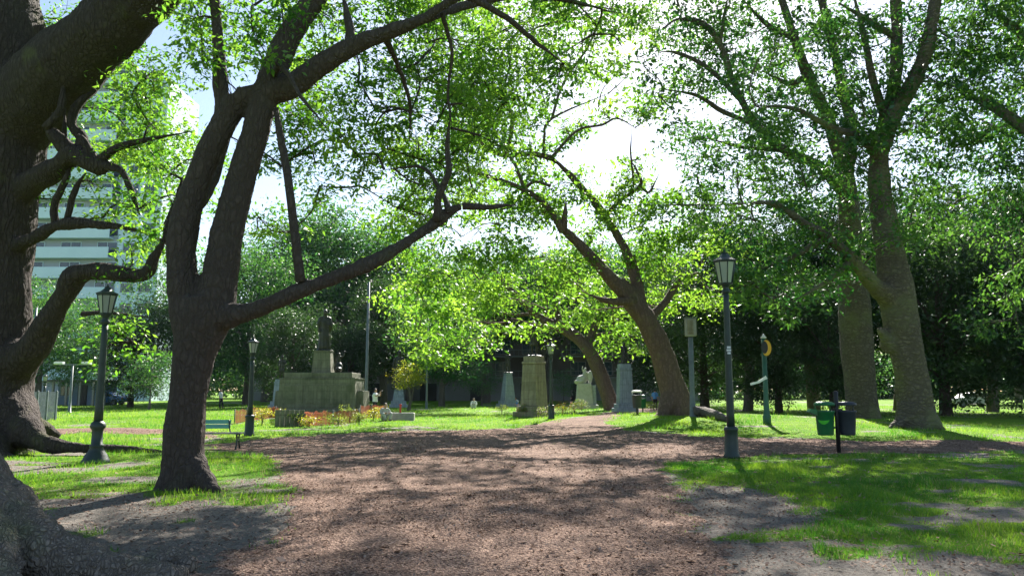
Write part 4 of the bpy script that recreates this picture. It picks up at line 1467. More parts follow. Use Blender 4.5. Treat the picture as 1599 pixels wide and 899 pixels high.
# yellow small tree beside the big monument
def shrubby(name, base, h, r, leaf, label, cat, L_=.12, n=500, stem=True, flower=None, group=None, nb=9, low=.45):
    root = empty(name, base)
    blobs = []
    for k in range(nb):
        a0 = 2.4 * k
        rr = r * rng.uniform(.15, .65)
        z = h * rng.uniform(low, .85)
        br = r * rng.uniform(.3, .5)
        blobs.append((np.array([math.cos(a0) * rr, math.sin(a0) * rr, z]), (br, br, br * .8), max(2, int(n / nb / 10))))
    thick = [([(0, 0, -.1), (.05 * h, 0, h * .2), (0, .03 * h, h * .45), (-.03 * h, 0, h * .7)], [.035 * h + .012, .025 * h + .012, .02 * h + .012, .008 * h + .014]),
             ([(.04 * h, .0, -.1), (.045 * h, 0, h * .12), (.12 * h, 0, h * .5)], [.025 * h + .014, .018 * h + .014, .006 * h + .014])]
    V, Fc, t, tw = crown_parts(blobs, skel_of(thick), m=10, L_=L_, spread=L_ * 1.4, r0=.012, twigs_per=2, extra=.06 if leaf is M['leaf_lime'] else 0)
    put_crown((V, Fc, t), leaf, root, np.zeros(3), 'crown' if stem else 'foliage', tw, M['bark_grey'])
    mb = MB()
    for (p, q) in thick:
        mb.tube(p, q, 12, 4)
    V, N, Fc = fuse(mb, .012, 1)
    mb = MB().add(V, Fc)
    mb.build('trunk' if stem else 'stem', M['bark_grey'], root)
    if flower is not None:
        C = np.concatenate([b[0] + rng.normal(0, 1, (8, 3)) * np.array(b[1]) * .8 for b in blobs])
        V, Fc, t = leaves_at(C, rng.random(len(C)), 3, L_ * .8, L_ * .5)
        put_crown((V, Fc, t), flower, root, np.zeros(3), 'blossom')
    tag(root, label, cat, group)
    return root


shrubby('flowering_tree', gnd(637, 640.5), 4.0, 1.75, M['leaf_lime'], 'small yellow green tree with crooked stem on the lawn right of the big monument', 'tree', .16, 4200, nb=16)
FB = 'shrubs of the flower beds'
for (nm, px, py, h, r, lf, fl, lab) in [
    ('garden_shrub', 545, 660, .8, .6, 'leaf_bed', None, 'bright green shrub at the right end of the orange netting'),
    ('flowering_shrub', 582, 657, .9, .55, 'leaf_lime', 'petal_yellow', 'yellow flowering shrub at the feet of the standing person in white'),
    ('garden_shrub', 560, 662, .5, .45, 'leaf_bed', None, 'low green shrub between the netting and the yellow flowering shrub'),
    ('flowering_shrub', 408, 664, .8, .6, 'leaf_lime', 'petal_yellow', 'yellow flowering shrub inside the netting, right of the lantern post'),
    ('garden_shrub', 438, 662, .7, .6, 'leaf_lime', None, 'yellow green shrub in front of the left corner of the big monument'),
    ('garden_shrub', 466, 666, .6, .55, 'leaf_bed', None, 'green shrub in front of the netting, just right of the board panel'),
    ('flowering_shrub', 482, 667, .45, .5, 'leaf_lime', 'petal_red', 'low red and yellow shrub in front of the netting, left of its middle'),
    ('garden_shrub', 527, 667, .5, .55, 'leaf_bed', None, 'low green shrub in front of the netting, right of its middle'),
    ('flowering_shrub', 497, 660, .5, .5, 'leaf_bed', 'petal_red', 'red flowering shrub below the front of the big monument'),
    ('garden_shrub', 783, 646, .55, .55, 'leaf_bed', None, 'small green shrub on the grass left of the tan pedestal'),
    ('flowering_shrub', 818, 651, .7, .6, 'leaf_bed', 'petal_red', 'reddish shrub at the front corner of the tan pedestal'),
    ('flowering_shrub', 843, 652, .6, .6, 'leaf_bed', 'petal_pink', 'pinkish shrub between the tan pedestal and its lantern'),
    ('flowering_shrub', 878, 648, .8, .7, 'leaf_lime', 'petal_red', 'orange red shrub just right of the middle lantern'),
    ('flowering_shrub', 896, 648, .8, .7, 'leaf_bed', 'petal_red', 'dark red shrub right of the orange red one, near the path'),
    ('flowering_shrub', 908, 640, .9, .8, 'leaf_bed', 'petal_pink', 'pale pink shrub at the foot of the white sculpture'),
    ('garden_shrub', 1016, 640, .6, .8, 'leaf_bed', None, 'low green shrub right of the far small bins'),
]:
    shrubby(nm, gnd(px, py), h, r, M[lf], lab, 'shrub', .08, 1100, False, M[fl] if fl else None, FB, 7, .3)


# ------------------------------------------------------------------ street furniture
def street_lamp(px, py, top_px, top_py, label, wide_base=False, sticker=False):
    b = gnd(px, py)
    d = b[1]
    tp = at(top_px, top_py, d)
    H = tp[2] - b[2]
    root = empty('street_lamp', b)
    k = H / 4.6
    lh = .78 * k                                  # lantern height
    zl = H - lh - .06
    ir = M['iron']
    if wide_base:
        MB().lathe([(.30, -.05), (.30, .04), (.27, .08), (.24, .16), (.17, .26), (.135, .34), (.15, .36), (.15, .40), (.12, .42), (.115, .70), (.125, .74), (.16, .78), (.165, .82), (.15, .88), (.10, .93)], n=20).build('base', ir, root)
        z0 = .93
    else:
        MB().lathe([(.19, -.05), (.19, .06), (.165, .10), (.155, .5), (.15, .62), (.17, .65), (.17, .70), (.12, .74)], n=20).build('base', ir, root)
        z0 = .74
    MB().lathe([(.098, z0 - .01), (.092, z0 + .3), (.072, zl - .5), (.066, zl - .22)], n=18).build('shaft', ir, root)
    MB().lathe([(.066, zl - .24), (.10, zl - .21), (.105, zl - .16), (.075, zl - .13), (.07, zl - .08), (.11, zl - .03), (.125, zl)], n=18).build('collar', ir, root)
    n = 8
    rb, rt = .15 * k, .235 * k
    z1, z2 = zl + .02, zl + lh * .62
    fr = MB()
    fr.lathe([(rb + .01, zl), (rb + .015, zl + .03), (rb - .02, zl + .031)], n=n, smooth=False)
    fr.lathe([(rt + .012, z2), (rt + .03, z2 + .02), (rt + .03, z2 + .045), (rt - .02, z2 + .046)], n=n, smooth=False)
    for i in range(n):
        a0 = 2 * math.pi * i / n
        fr.tube([(rb * math.cos(a0), rb * math.sin(a0), z1), (rt * math.cos(a0), rt * math.sin(a0), z2)], [.013 * k, .013 * k], 5, 1)
    fo = fr.build('lantern_frame', ir, root)
    gl = MB()
    for i in range(n):
        a0, a1 = 2 * math.pi * i / n, 2 * math.pi * (i + 1) / n
        gl = MB()
        q0, q1 = .97 * rb, .97 * rt
        V = []
        for s in (1, .985):
            V += [(q0 * s * math.cos(a0), q0 * s * math.sin(a0), z1 + .012), (q0 * s * math.cos(a1), q0 * s * math.sin(a1), z1 + .012), (q1 * s * math.cos(a1), q1 * s * math.sin(a1), z2 - .006), (q1 * s * math.cos(a0), q1 * s * math.sin(a0), z2 - .006)]
        gl.add(V, [(0, 1, 2, 3), (7, 6, 5, 4), (0, 4, 5, 1), (1, 5, 6, 2), (2, 6, 7, 3), (3, 7, 4, 0)], False)
        gl.build('glass_pane', M['lamp_glass'], fo)
    ro = MB()
    ro.lathe([(rt + .045, z2 + .046), (rt * .72, z2 + lh * .13), (rt * .34, z2 + lh * .24), (rt * .30, z2 + lh * .27), (rt * .36, z2 + lh * .285), (rt * .12, z2 + lh * .30)], n=n, smooth=False)
    rf = ro.build('lantern_roof', ir, root)
    MB().lathe([(.035 * k, z2 + lh * .295), (.02 * k, z2 + lh * .32), (.035 * k, z2 + lh * .345), (.012 * k, z2 + lh * .37), (.004, H)], n=10).build('finial', ir, rf)
    if sticker:
        zz = at(1131, 548, d)[2] - b[2]
        st = MB()
        for i, (dz, wd) in enumerate([(.09, .8), (.02, 1.0), (-.05, .7)]):
            A = [R(-90 - 38 * wd) + R(76 * wd) * j / 6 for j in range(7)]
            V = [(.088 * math.cos(t), .088 * math.sin(t), zz + dz + s) for s in (-.024, .024) for t in A]
            st.add(V, [(j, j + 1, j + 8, j + 7) for j in range(6)], True)
        st.build('sticker', M['white_paint'], root)
    tag(root, label, 'street lamp', 'lantern street lamps')
    return root


street_lamp(149, 722, 162, 440, 'dark iron lantern post with a wide bell base, before the blue car at left', True)
street_lamp(1143, 714, 1121, 386, 'tall nearest lantern post with white stickers on its shaft, at the path edge', False, True)
street_lamp(389, 680, 395, 523, 'lantern post beside the green bench and the orange netting')
street_lamp(861, 654, 860, 531, 'lantern post beside the tan pedestal in the middle')
street_lamp(66, 652, 67, 582, 'far small lantern post just behind the grey metal fence')


def floodpole(px, py, top, name, label, arms=0, r=.09):
    b = gnd(px, py)
    H = at(px, top, b[1])[2] - b[2]
    root = empty(name, b)
    MB().lathe([(r * 2.2, -.05), (r * 2.2, .03), (r * 1.25, .05), (r, 1.0), (r * .7, H)], n=12).build('pole', M['iron_grey'], root)
    if arms:
        MB().box((0, 0, H - .05), (2.2, .09, .09), 0, .01).build('crossarm', M['iron_grey'], root)
        for s in (-1, 1):
            MB().prism([(-.16, .05), (.16, .0), (.16, .22), (-.16, .2)], 'x', s * 1.0 - .32, s * 1.0 + .32).build('floodlight', M['white_paint'], root, loc=(0, 0, H - .05))
    tag(root, label, 'pole')
    return root


floodpole(108, 644, 568, 'floodlight_pole', 'grey pole with a crossarm and two floodlights, right of the fence', 2)
floodpole(571, 643, 440, 'flagpole', 'tall thin grey flagpole just right of the big monument', 0, .12)
floodpole(472, 634, 505, 'floodlight_pole', 'thin pole with two floodlights rising behind the left part of the big monument', 2)
floodpole(666, 638, 490, 'flagpole', 'thin dark flagpole right of the yellow green small tree', 0, .09)
floodpole(43, 650, 480, 'flagpole', 'thin pole close beside the huge old trunk, at the fence end', 0, .09)

# post with pale box
b = gnd(1082, 650)
root = empty('utility_post', b)
H = at(1080, 497, b[1])[2] - b[2]
MB().lathe([(.2, -.05), (.2, .04), (.15, .08), (.125, 1.2), (.12, H - .9)], n=14).build('pole', M['iron_grey'], root)
bx = MB().box((0, -.05, H - .45), (.5, .4, .86), 0, .03).build('utility_box', M['concrete'], root)
MB().box((0, -.05, H + .005), (.56, .46, .04), 0, .01).build('box_lid', M['iron_grey'], bx)
MB().box((.25 - .3, -.258, H - .45), (.3, .012, .7), 0, .004).build('box_door', M['stone_pale'], bx)
tag(root, 'grey post carrying a pale box, behind the foot of the thick leaning tree', 'post')

# signpost with yellow crescent and white plate
b = gnd(1198, 662)
root = empty('signpost', b)
d = b[1]
H = at(1196, 528, d)[2] - b[2]
MB().lathe([(.17, -.05), (.17, .35), (.13, .42), (.105, 1.0), (.095, H)], n=14).build('post', mat('post_green', (.035, .12, .085), (.025, .09, .06), 5, .5), root)
MB().lathe([(.11, H), (.14, H + .03), (.05, H + .12), (.012, H + .2)], n=12).build('cap', M['white_paint'], root)
sg = MB()
zc = H - .42
A = [R(100) - R(215) * i / 16 for i in range(17)]
out_ = [(.05 + .22 * math.cos(t), zc + .34 * math.sin(t)) for t in A]
inn = [(-.02 + .15 * math.cos(t), zc + .02 + .27 * math.sin(t)) for t in A]
for i in range(16):
    sg.prism([out_[i], out_[i + 1], inn[i + 1], inn[i]], 'y', -.16, -.13)
sp_ = sg.build('crescent_sign', M['sign_yellow'], root)
MB().prism([(-.02 + .14 * math.cos(2 * math.pi * i / 20), zc + .02 + .26 * math.sin(2 * math.pi * i / 20)) for i in range(20)], 'y', -.155, -.135).build('sign_face', M['black_paint'], root)
zc = at(1185, 597, d)[2] - b[2]
MB().prism([(.05, zc + .16), (-.1, zc + .1), (-.3, zc - .02), (-.68, zc - .12), (-.7, zc - .03), (-.4, zc + .05), (-.2, zc + .16), (-.02, zc + .3)], 'y', -.15, -.12).build('white_plate', M['white_paint'], root)
tag(root, 'green signpost with a yellow crescent sign and a slanted white plate', 'signpost')


# bins on their post
def bin_at(c, m, mh, label, mark=False, rz=0.0, k=1.0):
    root = empty('litter_bin', c, rz)
    body = MB()
    body.lathe([(.19 * k, 0), (.205 * k, .02), (.21 * k, .06), (.245 * k, .60 * k), (.265 * k, .62 * k), (.27 * k, .66 * k), (.25 * k, .665 * k), (.23 * k, .64 * k), (.20 * k, .12)], n=28)
    bo = body.build('bin_body', m, root)
    if mark:
        A = [R(-165) + R(75) * i / 10 for i in range(11)]
        V = []
        for t in A:
            u = (t - R(-127)) / R(37)
            zlo = .40 * k - .10 * (1 - u * u)
            zhi = .42 * k - .02 * (1 - u * u)
            for z in (zlo, zhi):
                q = (.2125 + .034 * z / .6) * k + .004
                V.append((q * math.cos(t), q * math.sin(t), z))
        MB().add(V, [(2 * i, 2 * i + 2, 2 * i + 3, 2 * i + 1) for i in range(10)], True).build('crescent_mark', M['plastic_lime'], bo)
    MB().lathe([(.265 * k, .80 * k), (.275 * k, .82 * k), (.27 * k, .86 * k), (.2 * k, .90 * k), (.06, .915 * k)], n=28).build('hood', mh, root)
    for s in (-1, 1):
        MB().box((s * .215 * k, .1 * k, .73 * k), (.035, .05, .2 * k), 0, .006).build('hood_support', mh, root)
    return root


bp_ = gnd(1310, 706)
d = bp_[1]
root = empty('bin_post', bp_)
H = at(1308, 612, d)[2]
MB().lathe([(.055, -.1), (.055, H), (.03, H + .02)], n=12).build('pole', M['black_paint'], root)
MB().box((0, 0, at(1308, 640, d)[2]), (.30, .05, .05), 0, .006).build('bracket', M['black_paint'], root)
MB().box((0, 0, at(1308, 668, d)[2]), (.26, .05, .05), 0, .006).build('bracket', M['black_paint'], root)
tag(root, 'slim black post that carries the green bin and the dark bin', 'post')
zb = at(1290, 679, d)[2]
kb = .95
o = bin_at((at(1289, 679, d)[0], d - .02, zb), M['plastic_green'], M['plastic_green'], '', True, R(6), kb)
tag(o, 'green litter bin with a bright green curved mark, hung on the black post', 'bin', 'litter bins')
MB().prism([(-.46, .60), (-.24, .50), (-.24, .66), (-.40, .68)], 'y', -.09, .09).build('spout', M['plastic_green'], o)
o = bin_at((at(1324, 679, d)[0], d + .02, zb), M['plastic_dark'], M['plastic_dark'], '', False, R(-5), kb)
tag(o, 'dark grey litter bin beside the green one, right of the black post', 'bin', 'litter bins')
for (px, py, m1, m2, lab) in [(995, 647, 'plastic_dark', 'white_paint', 'far dark litter bin with a whitish hood, on the path by the leaning tree'),
                              (1005, 645, 'plastic_green', 'plastic_green', 'far green litter bin half hidden behind the dark one')]:
    b = gnd(px, py)
    o = bin_at((b[0], b[1] + (.3 if m1 == 'plastic_green' else 0), b[2] + .35), M[m1], M[m2], '', False, 0, 1.05)
    MB().lathe([(.05, -.45), (.05, .02)], n=10).build('pole', M['black_paint'], o)
    tag(o, lab, 'bin', 'litter bins')

# green bench behind the forked trunk
b = gnd(333, 701)
root = empty('park_bench', b, R(8))
sc_ = 1.0
for i in range(4):
    MB().box((0, -.06 + .11 * i, .43), (1.5, .095, .035), 0, .008).build('seat_slat', M['wood_grey'], root)
for i in range(2):
    MB().box((-.42, .46 + .06 * i, .60 + .13 * i), (1.5, .03, .115), 0, .008).build('back_slat', M['wood_green'], root)
for s in (-.62, .62):
    lg = MB()
    lg.tube([(s, -.10, .41), (s, -.02, .30), (s, -.06, .12), (s, -.16, .0)], [.025, .022, .02, .028], 8, 4)
    lg.tube([(s, .34, .41), (s, .24, .28), (s, .30, .12), (s, .40, .0)], [.025, .022, .02, .028], 8, 4)
    lg.tube([(s, -.02, .26), (s, .12, .22), (s, .26, .26)], [.018, .018, .018], 8, 3)
    lg.tube([(s, -.1, .405), (s, .34, .405)], [.022, .022], 8, 1)
    lg.tube([(s - .25, .34, .405), (s - .30, .42, .55), (s - .34, .50, .78)], [.022, .02, .018], 8, 3)
    lg.build('leg', M['iron'], root)
tag(root, 'green park bench with curled iron legs, half hidden behind the forked trunk', 'bench')

# grey metal fence at left
pA, pB = gnd(40, 659), gnd(89, 655)
root = empty('metal_fence', pA)
v = pB - pA
Ln = np.linalg.norm(v[:2])
an = math.atan2(v[1], v[0])
root.rotation_euler = (0, 0, an)
Hf = 1.55
nS = 26
sl = MB()
for i in range(nS):
    if i % 8:
        sl.box((Ln * i / nS, 0, Hf / 2), (Ln / nS * .55, .02, Hf - .08))
for z in (.15, Hf - .28, Hf - .06):
    sl.box((Ln / 2, .02, z), (Ln, .03, .05))
sl.build('slat_panel', M['fence_metal'], root)
for i in range(4):
    MB().box((Ln * i * 8 / nS, 0, Hf / 2), (.075, .08, Hf + .06), 0, .008).build('post', M['iron_grey'], root)
v = gnd(-120, 660) - pA
tag(root, 'grey metal slat fence on the lawn next to the huge old trunk', 'fence')


# orange safety netting round the big monument
def net(name, pts, label, h=.6, posts=True):
    P = [gnd(x, y) for x, y in pts]
    root = empty(name, P[0])
    o0 = P[0]
    Q, _ = crom(P, [1] * len(P), 10)
    sag = [.06 * math.sin(i * 1.1) + .04 * math.sin(i * 2.7) for i in range(len(Q))]
    mb = MB()
    rows = 9
    for j in range(rows):
        z0, z1 = j / rows, (j + .68) / rows
        V = []
        for i, q in enumerate(Q):
            hh = h + sag[i]
            V.append((q[0] - o0[0], q[1] - o0[1] + .05 * math.sin(i * 1.9 + j * .3), q[2] - o0[2] + .03 + hh * z0))
            V.append((q[0] - o0[0], q[1] - o0[1] + .05 * math.sin(i * 1.9 + j * .3), q[2] - o0[2] + .03 + hh * z1))
        mb.add(V, [(2 * i, 2 * i + 2, 2 * i + 3, 2 * i + 1) for i in range(len(Q) - 1)], False)
    for i in range(0, len(Q) - 1):
        for s in (0, .5):
            q = Q[i] * (1 - s) + Q[i + 1] * s
            e = (Q[i + 1] - Q[i]) / np.linalg.norm(Q[i + 1] - Q[i]) * .025
            V = [(q - e - o0) + (0, .05 * math.sin(i * 1.9), .03), (q + e - o0) + (0, .05 * math.sin(i * 1.9), .03), (q + e - o0) + (0, .05 * math.sin(i * 1.9), .03 + h), (q - e - o0) + (0, .05 * math.sin(i * 1.9), .03 + h)]
            mb.add(V, [(0, 1, 2, 3)], False)
    mb.build('netting', M['orange_net'], root)
    for p in P:
        q = p - o0
        MB().lathe([(.03, -.1), (.03, h + .12)], c=q, n=8).build('post', M['wood_grey'], root)
    tag(root, label, 'safety fence')


net('safety_fence', [(366, 662), (385, 658), (430, 653), (436, 660), (470, 665), (520, 664), (560, 659)], 'orange plastic safety netting strung in front of the big monument')
net('safety_fence', [(562, 655), (580, 652), (604, 653)], 'short orange safety netting at the feet of the standing person', .7)

# low stone blocks
b = gnd(622, 656)
root = empty('stone_block', b)
MB().box((0, 0, .18), (1.7, .5, .44), 0, .03).build('block', M['concrete'], root)
MB().lathe([(.05, .40), (.05, .75), (.065, .76), (.065, .84), (.03, .86)], c=(.1, .0, 0), n=10).build('stub', M['petal_red'], root)
tag(root, 'low rough stone block on the grass below the yellow green small tree', 'stone block')
b = gnd(452, 666)
root = empty('timber_panel', b)
for i in range(6):
    MB().box((-.55 + .22 * i, 0, .36), (.21, .05, .78), 0, .01).build('board', M['stone'], root)
MB().box((0, .06, .55), (1.4, .06, .1), 0, .01).build('rail', M['wood_grey'], root)
tag(root, 'brown board panel standing before the left end of the orange netting', 'panel')


# ------------------------------------------------------------------ figures
def figure(pose, k=1.0, robe=False, fingers=True):
    """joint positions of a figure about 1.72 m tall, facing -Y; returns tubes for body, top, trousers"""
    J = dict(hip=(0, 0, .92), waist=(0, 0, 1.08), chest=(0, .01, 1.30), neck=(0, 0, 1.47), head=(0, -.02, 1.61),
             shL=(.19, 0, 1.40), elL=(.25, .02, 1.13), haL=(.25, -.06, .88), shR=(-.19, 0, 1.40), elR=(-.25, .02, 1.13), haR=(-.25, -.06, .88),
             hpL=(.09, 0, .90), knL=(.10, -.02, .50), anL=(.11, .02, .08), toL=(.13, -.15, .03), hpR=(-.09, 0, .90), knR=(-.10, -.02, .50), anR=(-.11, .02, .08), toR=(-.13, -.15, .03))
    J.update(pose)
    return {a: np.array(b, float) * k for a, b in J.items()}


def body_tubes(J, k, skin_only=True):
    mb = MB()
    for s in 'LR':
        mb.tube([J['hp' + s], J['kn' + s], J['an' + s]], [.085 * k, .058 * k, .042 * k], 10, 5)
        mb.tube([J['an' + s], J['to' + s]], [.045 * k, .035 * k], 8, 3)
        mb.tube([J['sh' + s], J['el' + s], J['ha' + s]], [.052 * k, .042 * k, .028 * k], 10, 5)
        dv = J['ha' + s] - J['el' + s]
        dv /= np.linalg.norm(dv)
        sd = np.cross(dv, (0, 1, 0.2))
        sd /= np.linalg.norm(sd) + 1e-6
        pc = J['ha' + s] + dv * .05 * k
        mb.tube([J['ha' + s], pc, pc + dv * .04 * k], [.026 * k, .036 * k, .034 * k], 8, 2)
        for i, fl in enumerate((.075, .085, .08, .06)):
            f0 = pc + dv * .035 * k + sd * (i - 1.5) * .021 * k
            mb.tube([f0, f0 + dv * fl * .5 * k, f0 + dv * fl * .85 * k + np.array((0, -.02, 0)) * k], [.0095 * k] * 3, 6, 1)
        mb.tube([pc - sd * .03 * k, pc + (dv * .03 - sd * .06) * k], [.012 * k, .009 * k], 6, 1)
    mb.tube([J['hip'], J['waist'], J['chest'], J['neck']], [.14 * k, .125 * k, .15 * k, .06 * k], 12, 5)
    mb.tube([J['shL'], (J['shL'] + J['shR']) / 2, J['shR']], [.06 * k, .08 * k, .06 * k], 10, 3)
    mb.tube([J['neck'] - (0, 0, .03 * k), J['head']], [.055 * k, .055 * k], 8, 2)
    h = J['head']
    mb.ball(h, (.078 * k, .095 * k, .115 * k), 12)
    mb.ball(h + np.array((0, -.098, -.015)) * k, (.016 * k, .02 * k, .025 * k), 8)
    for s in (-1, 1):
        mb.ball(h + np.array((s * .08, .01, -.01)) * k, (.014 * k, .022 * k, .03 * k), 8)
    return mb


def person(px, py, pose, top_m, leg_m, label, rz=0.0, k=1.0, zoff=0.0, holds=None, d=None):
    b = gnd(px, py)
    if d:
        b = np.array([at(px, py, d)[0], d, hgt(at(px, py, d)[0], d)])
    root = empty('person', (b[0], b[1], b[2] + zoff), rz)
    J = figure(pose, k)
    V, N, Fc = fuse(body_tubes(J, k), .012, 2)
    MB().add(V, Fc).build('body', M['skin'], root)
    tp = MB()
    tp.tube([J['hip'] - (0, 0, .02 * k), J['waist'], J['chest'], J['neck'] - (0, 0, .04 * k)], [.165 * k, .155 * k, .175 * k, .085 * k], 14, 5)
    tp.tube([J['shL'], (J['shL'] + J['shR']) / 2, J['shR']], [.075 * k, .095 * k, .075 * k], 10, 3)
    for s in 'LR':
        m_ = J['el' + s] * .85 + J['ha' + s] * .15
        tp.tube([J['sh' + s], J['el' + s] * .5 + J['sh' + s] * .5, m_], [.074 * k, .066 * k, .058 * k], 10, 3)
    V, N, Fc = fuse(tp, .02, 3)
    V += N * (vnoise(V, 9, 5) * .006)[:, None]
    MB().add(V, Fc).build('shirt', top_m, root)
    tr = MB()
    for s in 'LR':
        tr.tube([J['hp' + s], J['kn' + s], J['an' + s] * .9 + J['kn' + s] * .1], [.11 * k, .078 * k, .068 * k], 10, 5)
        MB().tube([J['an' + s] + np.array((0, .05, -.035)) * k, J['an' + s] * .5 + J['to' + s] * .5, J['to' + s]], [.05 * k, .052 * k, .042 * k], 10, 3).build('shoe', M['cloth_dark'], root)
    tr.tube([J['hip'] - (0, 0, .06 * k), J['hip'] + (0, 0, .06 * k)], [.155 * k, .15 * k], 12, 1)
    V, N, Fc = fuse(tr, .02, 3)
    MB().add(V, Fc).build('trousers', leg_m, root)
    hh = J['head']
    MB().ball(hh + np.array((0, .022, .028)) * k, (.089 * k, .096 * k, .108 * k), 12).build('hair', M['hair'], root)
    tag(root, label, 'person')
    return root, J


RAISED = dict(elL=(.24, -.22, 1.28), haL=(.07, -.36, 1.50), elR=(-.24, -.22, 1.28), haR=(-.07, -.36, 1.50))
SIT = dict(hip=(0, 0, .14), waist=(0, .0, .30), chest=(0, -.04, .50), neck=(0, -.08, .66), head=(0, -.12, .80), shL=(.19, -.05, .60), elL=(.27, -.16, .38), haL=(.14, -.34, .40),
           shR=(-.19, -.05, .60), elR=(-.27, -.16, .38), haR=(-.14, -.34, .40), hpL=(.10, -.02, .13), knL=(.22, -.36, .40), anL=(.12, -.50, .06), toL=(.14, -.64, .03),
           hpR=(-.10, -.02, .13), knR=(-.22, -.36, .40), anR=(-.12, -.50, .06), toR=(-.14, -.64, .03))
o, J = person(585, 650, RAISED, M['cloth_white'], M['cloth_dark'], 'person in a white top and dark trousers holding a camera up, right of the monument', R(75))
cmb = MB().box((0, -.47, 1.56), (.16, .06, .10), 0, .01)
cmb.lathe([(.035, 0), (.035, .05)], c=(0, -.51, 1.54), n=12)
cam_o = cmb.build('camera_body', M['black_paint'], None, loc=tuple(o.location), rz=R(75))
tag(cam_o, 'small black camera held up by the standing person in white', 'camera')
cam_o.name = 'handheld_camera'
person(600, 657, SIT, M['cloth_grey'], M['cloth_grey'], 'person in pale clothes sitting on the grass beside the stone block', R(30))
person(740, 636.5, SIT, M['cloth_white'], M['cloth_white'], 'person in a white top sitting on the lawn between the flowering small tree and pedestals', R(0), d=68)
person(806, 632, SIT, M['cloth_white'], M['cloth_blue'], 'person in white and blue sitting at the foot of the narrow pedestal', R(-20), d=76)
person(1023, 634, {}, M['cloth_blue'], M['cloth_dark'], 'far standing person in a blue top beyond the small bins', R(160), d=66)
person(344, 634, dict(knL=(.1, -.14, .5), anL=(.11, -.2, .08), toL=(.12, -.36, .03)), M['cloth_white'], M['cloth_dark'], 'far person in a white top walking just right of the forked trunk', R(80), d=72)


# ------------------------------------------------------------------ monuments
def statue_mesh(h, kind='robe', seed=0, arm=False):
    """standing cloaked figure of height h"""
    k = h / 1.74
    pose = dict(elL=(.24, -.1, 1.14), haL=(.10, -.22, 1.10), elR=(-.26, -.02, 1.12), haR=(-.24, -.10, .90), knL=(.1, -.1, .5), anL=(.1, -.06, .08), toL=(.12, -.22, .03))
    if arm:
        pose.update(elR=(-.36, -.1, 1.42), haR=(-.52, -.18, 1.62))
    J = figure(pose, k)
    mb = body_tubes(J, k)
    if kind == 'robe':
        V, Fc = tube([(0, .02 * k, .10 * k), (0, .02 * k, .5 * k), (0, .02 * k, .95 * k), (0, .02 * k, 1.25 * k), (0, .01 * k, 1.42 * k)], [.28 * k, .245 * k, .21 * k, .19 * k, .12 * k], 22, 5)
        V[:, 1] *= .8
        mb.add(V, Fc)
        for s in 'LR':
            mb.tube([J['sh' + s], J['el' + s], J['el' + s] + (0, 0, -.34 * k)], [.07 * k, .075 * k, .03 * k], 8, 3)
    else:
        V, Fc = tube([(0, .02 * k, .55 * k), (0, .02 * k, .95 * k), (0, .02 * k, 1.25 * k), (0, .01 * k, 1.42 * k)], [.20 * k, .175 * k, .18 * k, .1 * k], 16, 4)
        V[:, 1] *= .8
        mb.add(V, Fc)
    mb.ball(J['head'] + np.array((0, 0, .02)) * k, (.105 * k, .125 * k, .15 * k), 12)
    mb.tube([J['neck'] - (0, 0, .06 * k), J['head']], [.10 * k, .085 * k], 10, 2)
    mb.box((0, 0, .02 * k), (.62 * k, .56 * k, .06 * k))
    V, N, Fc = fuse(mb, .028 * k, 1)
    A = np.arctan2(V[:, 1], V[:, 0])
    low = np.clip((1.3 * k - V[:, 2]) / (1.2 * k), 0, 1)
    V = V + N * (np.sin(A * 9 + V[:, 2] * 2) * .018 * k * low)[:, None] + N * (vnoise(V, 5 / k, seed) * .02 * k)[:, None]
    return MB().add(V, Fc)


# the big monument (centre left)
b = gnd(503, 647)
d = b[1]
pm = 1.0 / mpp(503, 620, d)
root = empty('monument', b)
W = 118 / pm
H1 = (b[2] * 0 + at(503, 592, d)[2] - b[2])
H2 = at(503, 582, d)[2] - b[2]
H3 = at(503, 549, d)[2] - b[2]
HS = at(503, 484, d)[2] - b[2] - H3
for (h0, h1, wd, dp) in [(-.1, .22, W + 1.3, 4.6), (.22, .42, W + .8, 4.2)]:
    MB().box((0, 0, (h0 + h1) / 2), (wd, dp, h1 - h0), 0, .03).build('step', M['stone'], root)
bd = MB().box((0, 0, (.42 + H1) / 2), (W, 3.4, H1 - .42), 0, .04, .965).build('base_block', M['stone'], root)
for i, s in enumerate((-1, 0, 1)):
    MB().box((s * W * .31, -1.685, .42 + (H1 - .42) * .48), (W * .27, .06, (H1 - .42) * .62), 0, .02).build('panel', M['stone'], bd)
MB().box((0, 0, H1 + .04), (W * .985, 3.3, .08), 0, .02).build('cornice', M['stone'], root)
MB().box((0, 0, (H1 + .08 + H2) / 2), (104 / pm, 2.9, H2 - H1 - .08), 0, .03).build('upper_slab', M['stone'], root)
MB().box((0, -.05, (H1 + .08 + H3) / 2), (31 / pm, 1.35, H3 - H1 - .08), 0, .04, .82).build('pedestal', M['stone'], root)
MB().box((0, -.05, H3 + .03), (27 / pm, 1.2, .06), 0, .015).build('plinth', M['stone'], root)
statue_mesh(HS - .06, 'robe', 3).build('statue', M['bronze'], root, loc=(0, -.05, H3 + .06), rz=R(25))
for s in (-1, 1):
    wg = MB()
    wg.box((s * (W / 2 + .16), .1, 1.0), (.5, 2.4, 1.2), 0, .05, .85)
    wg.build('side_wing', M['stone'], root)
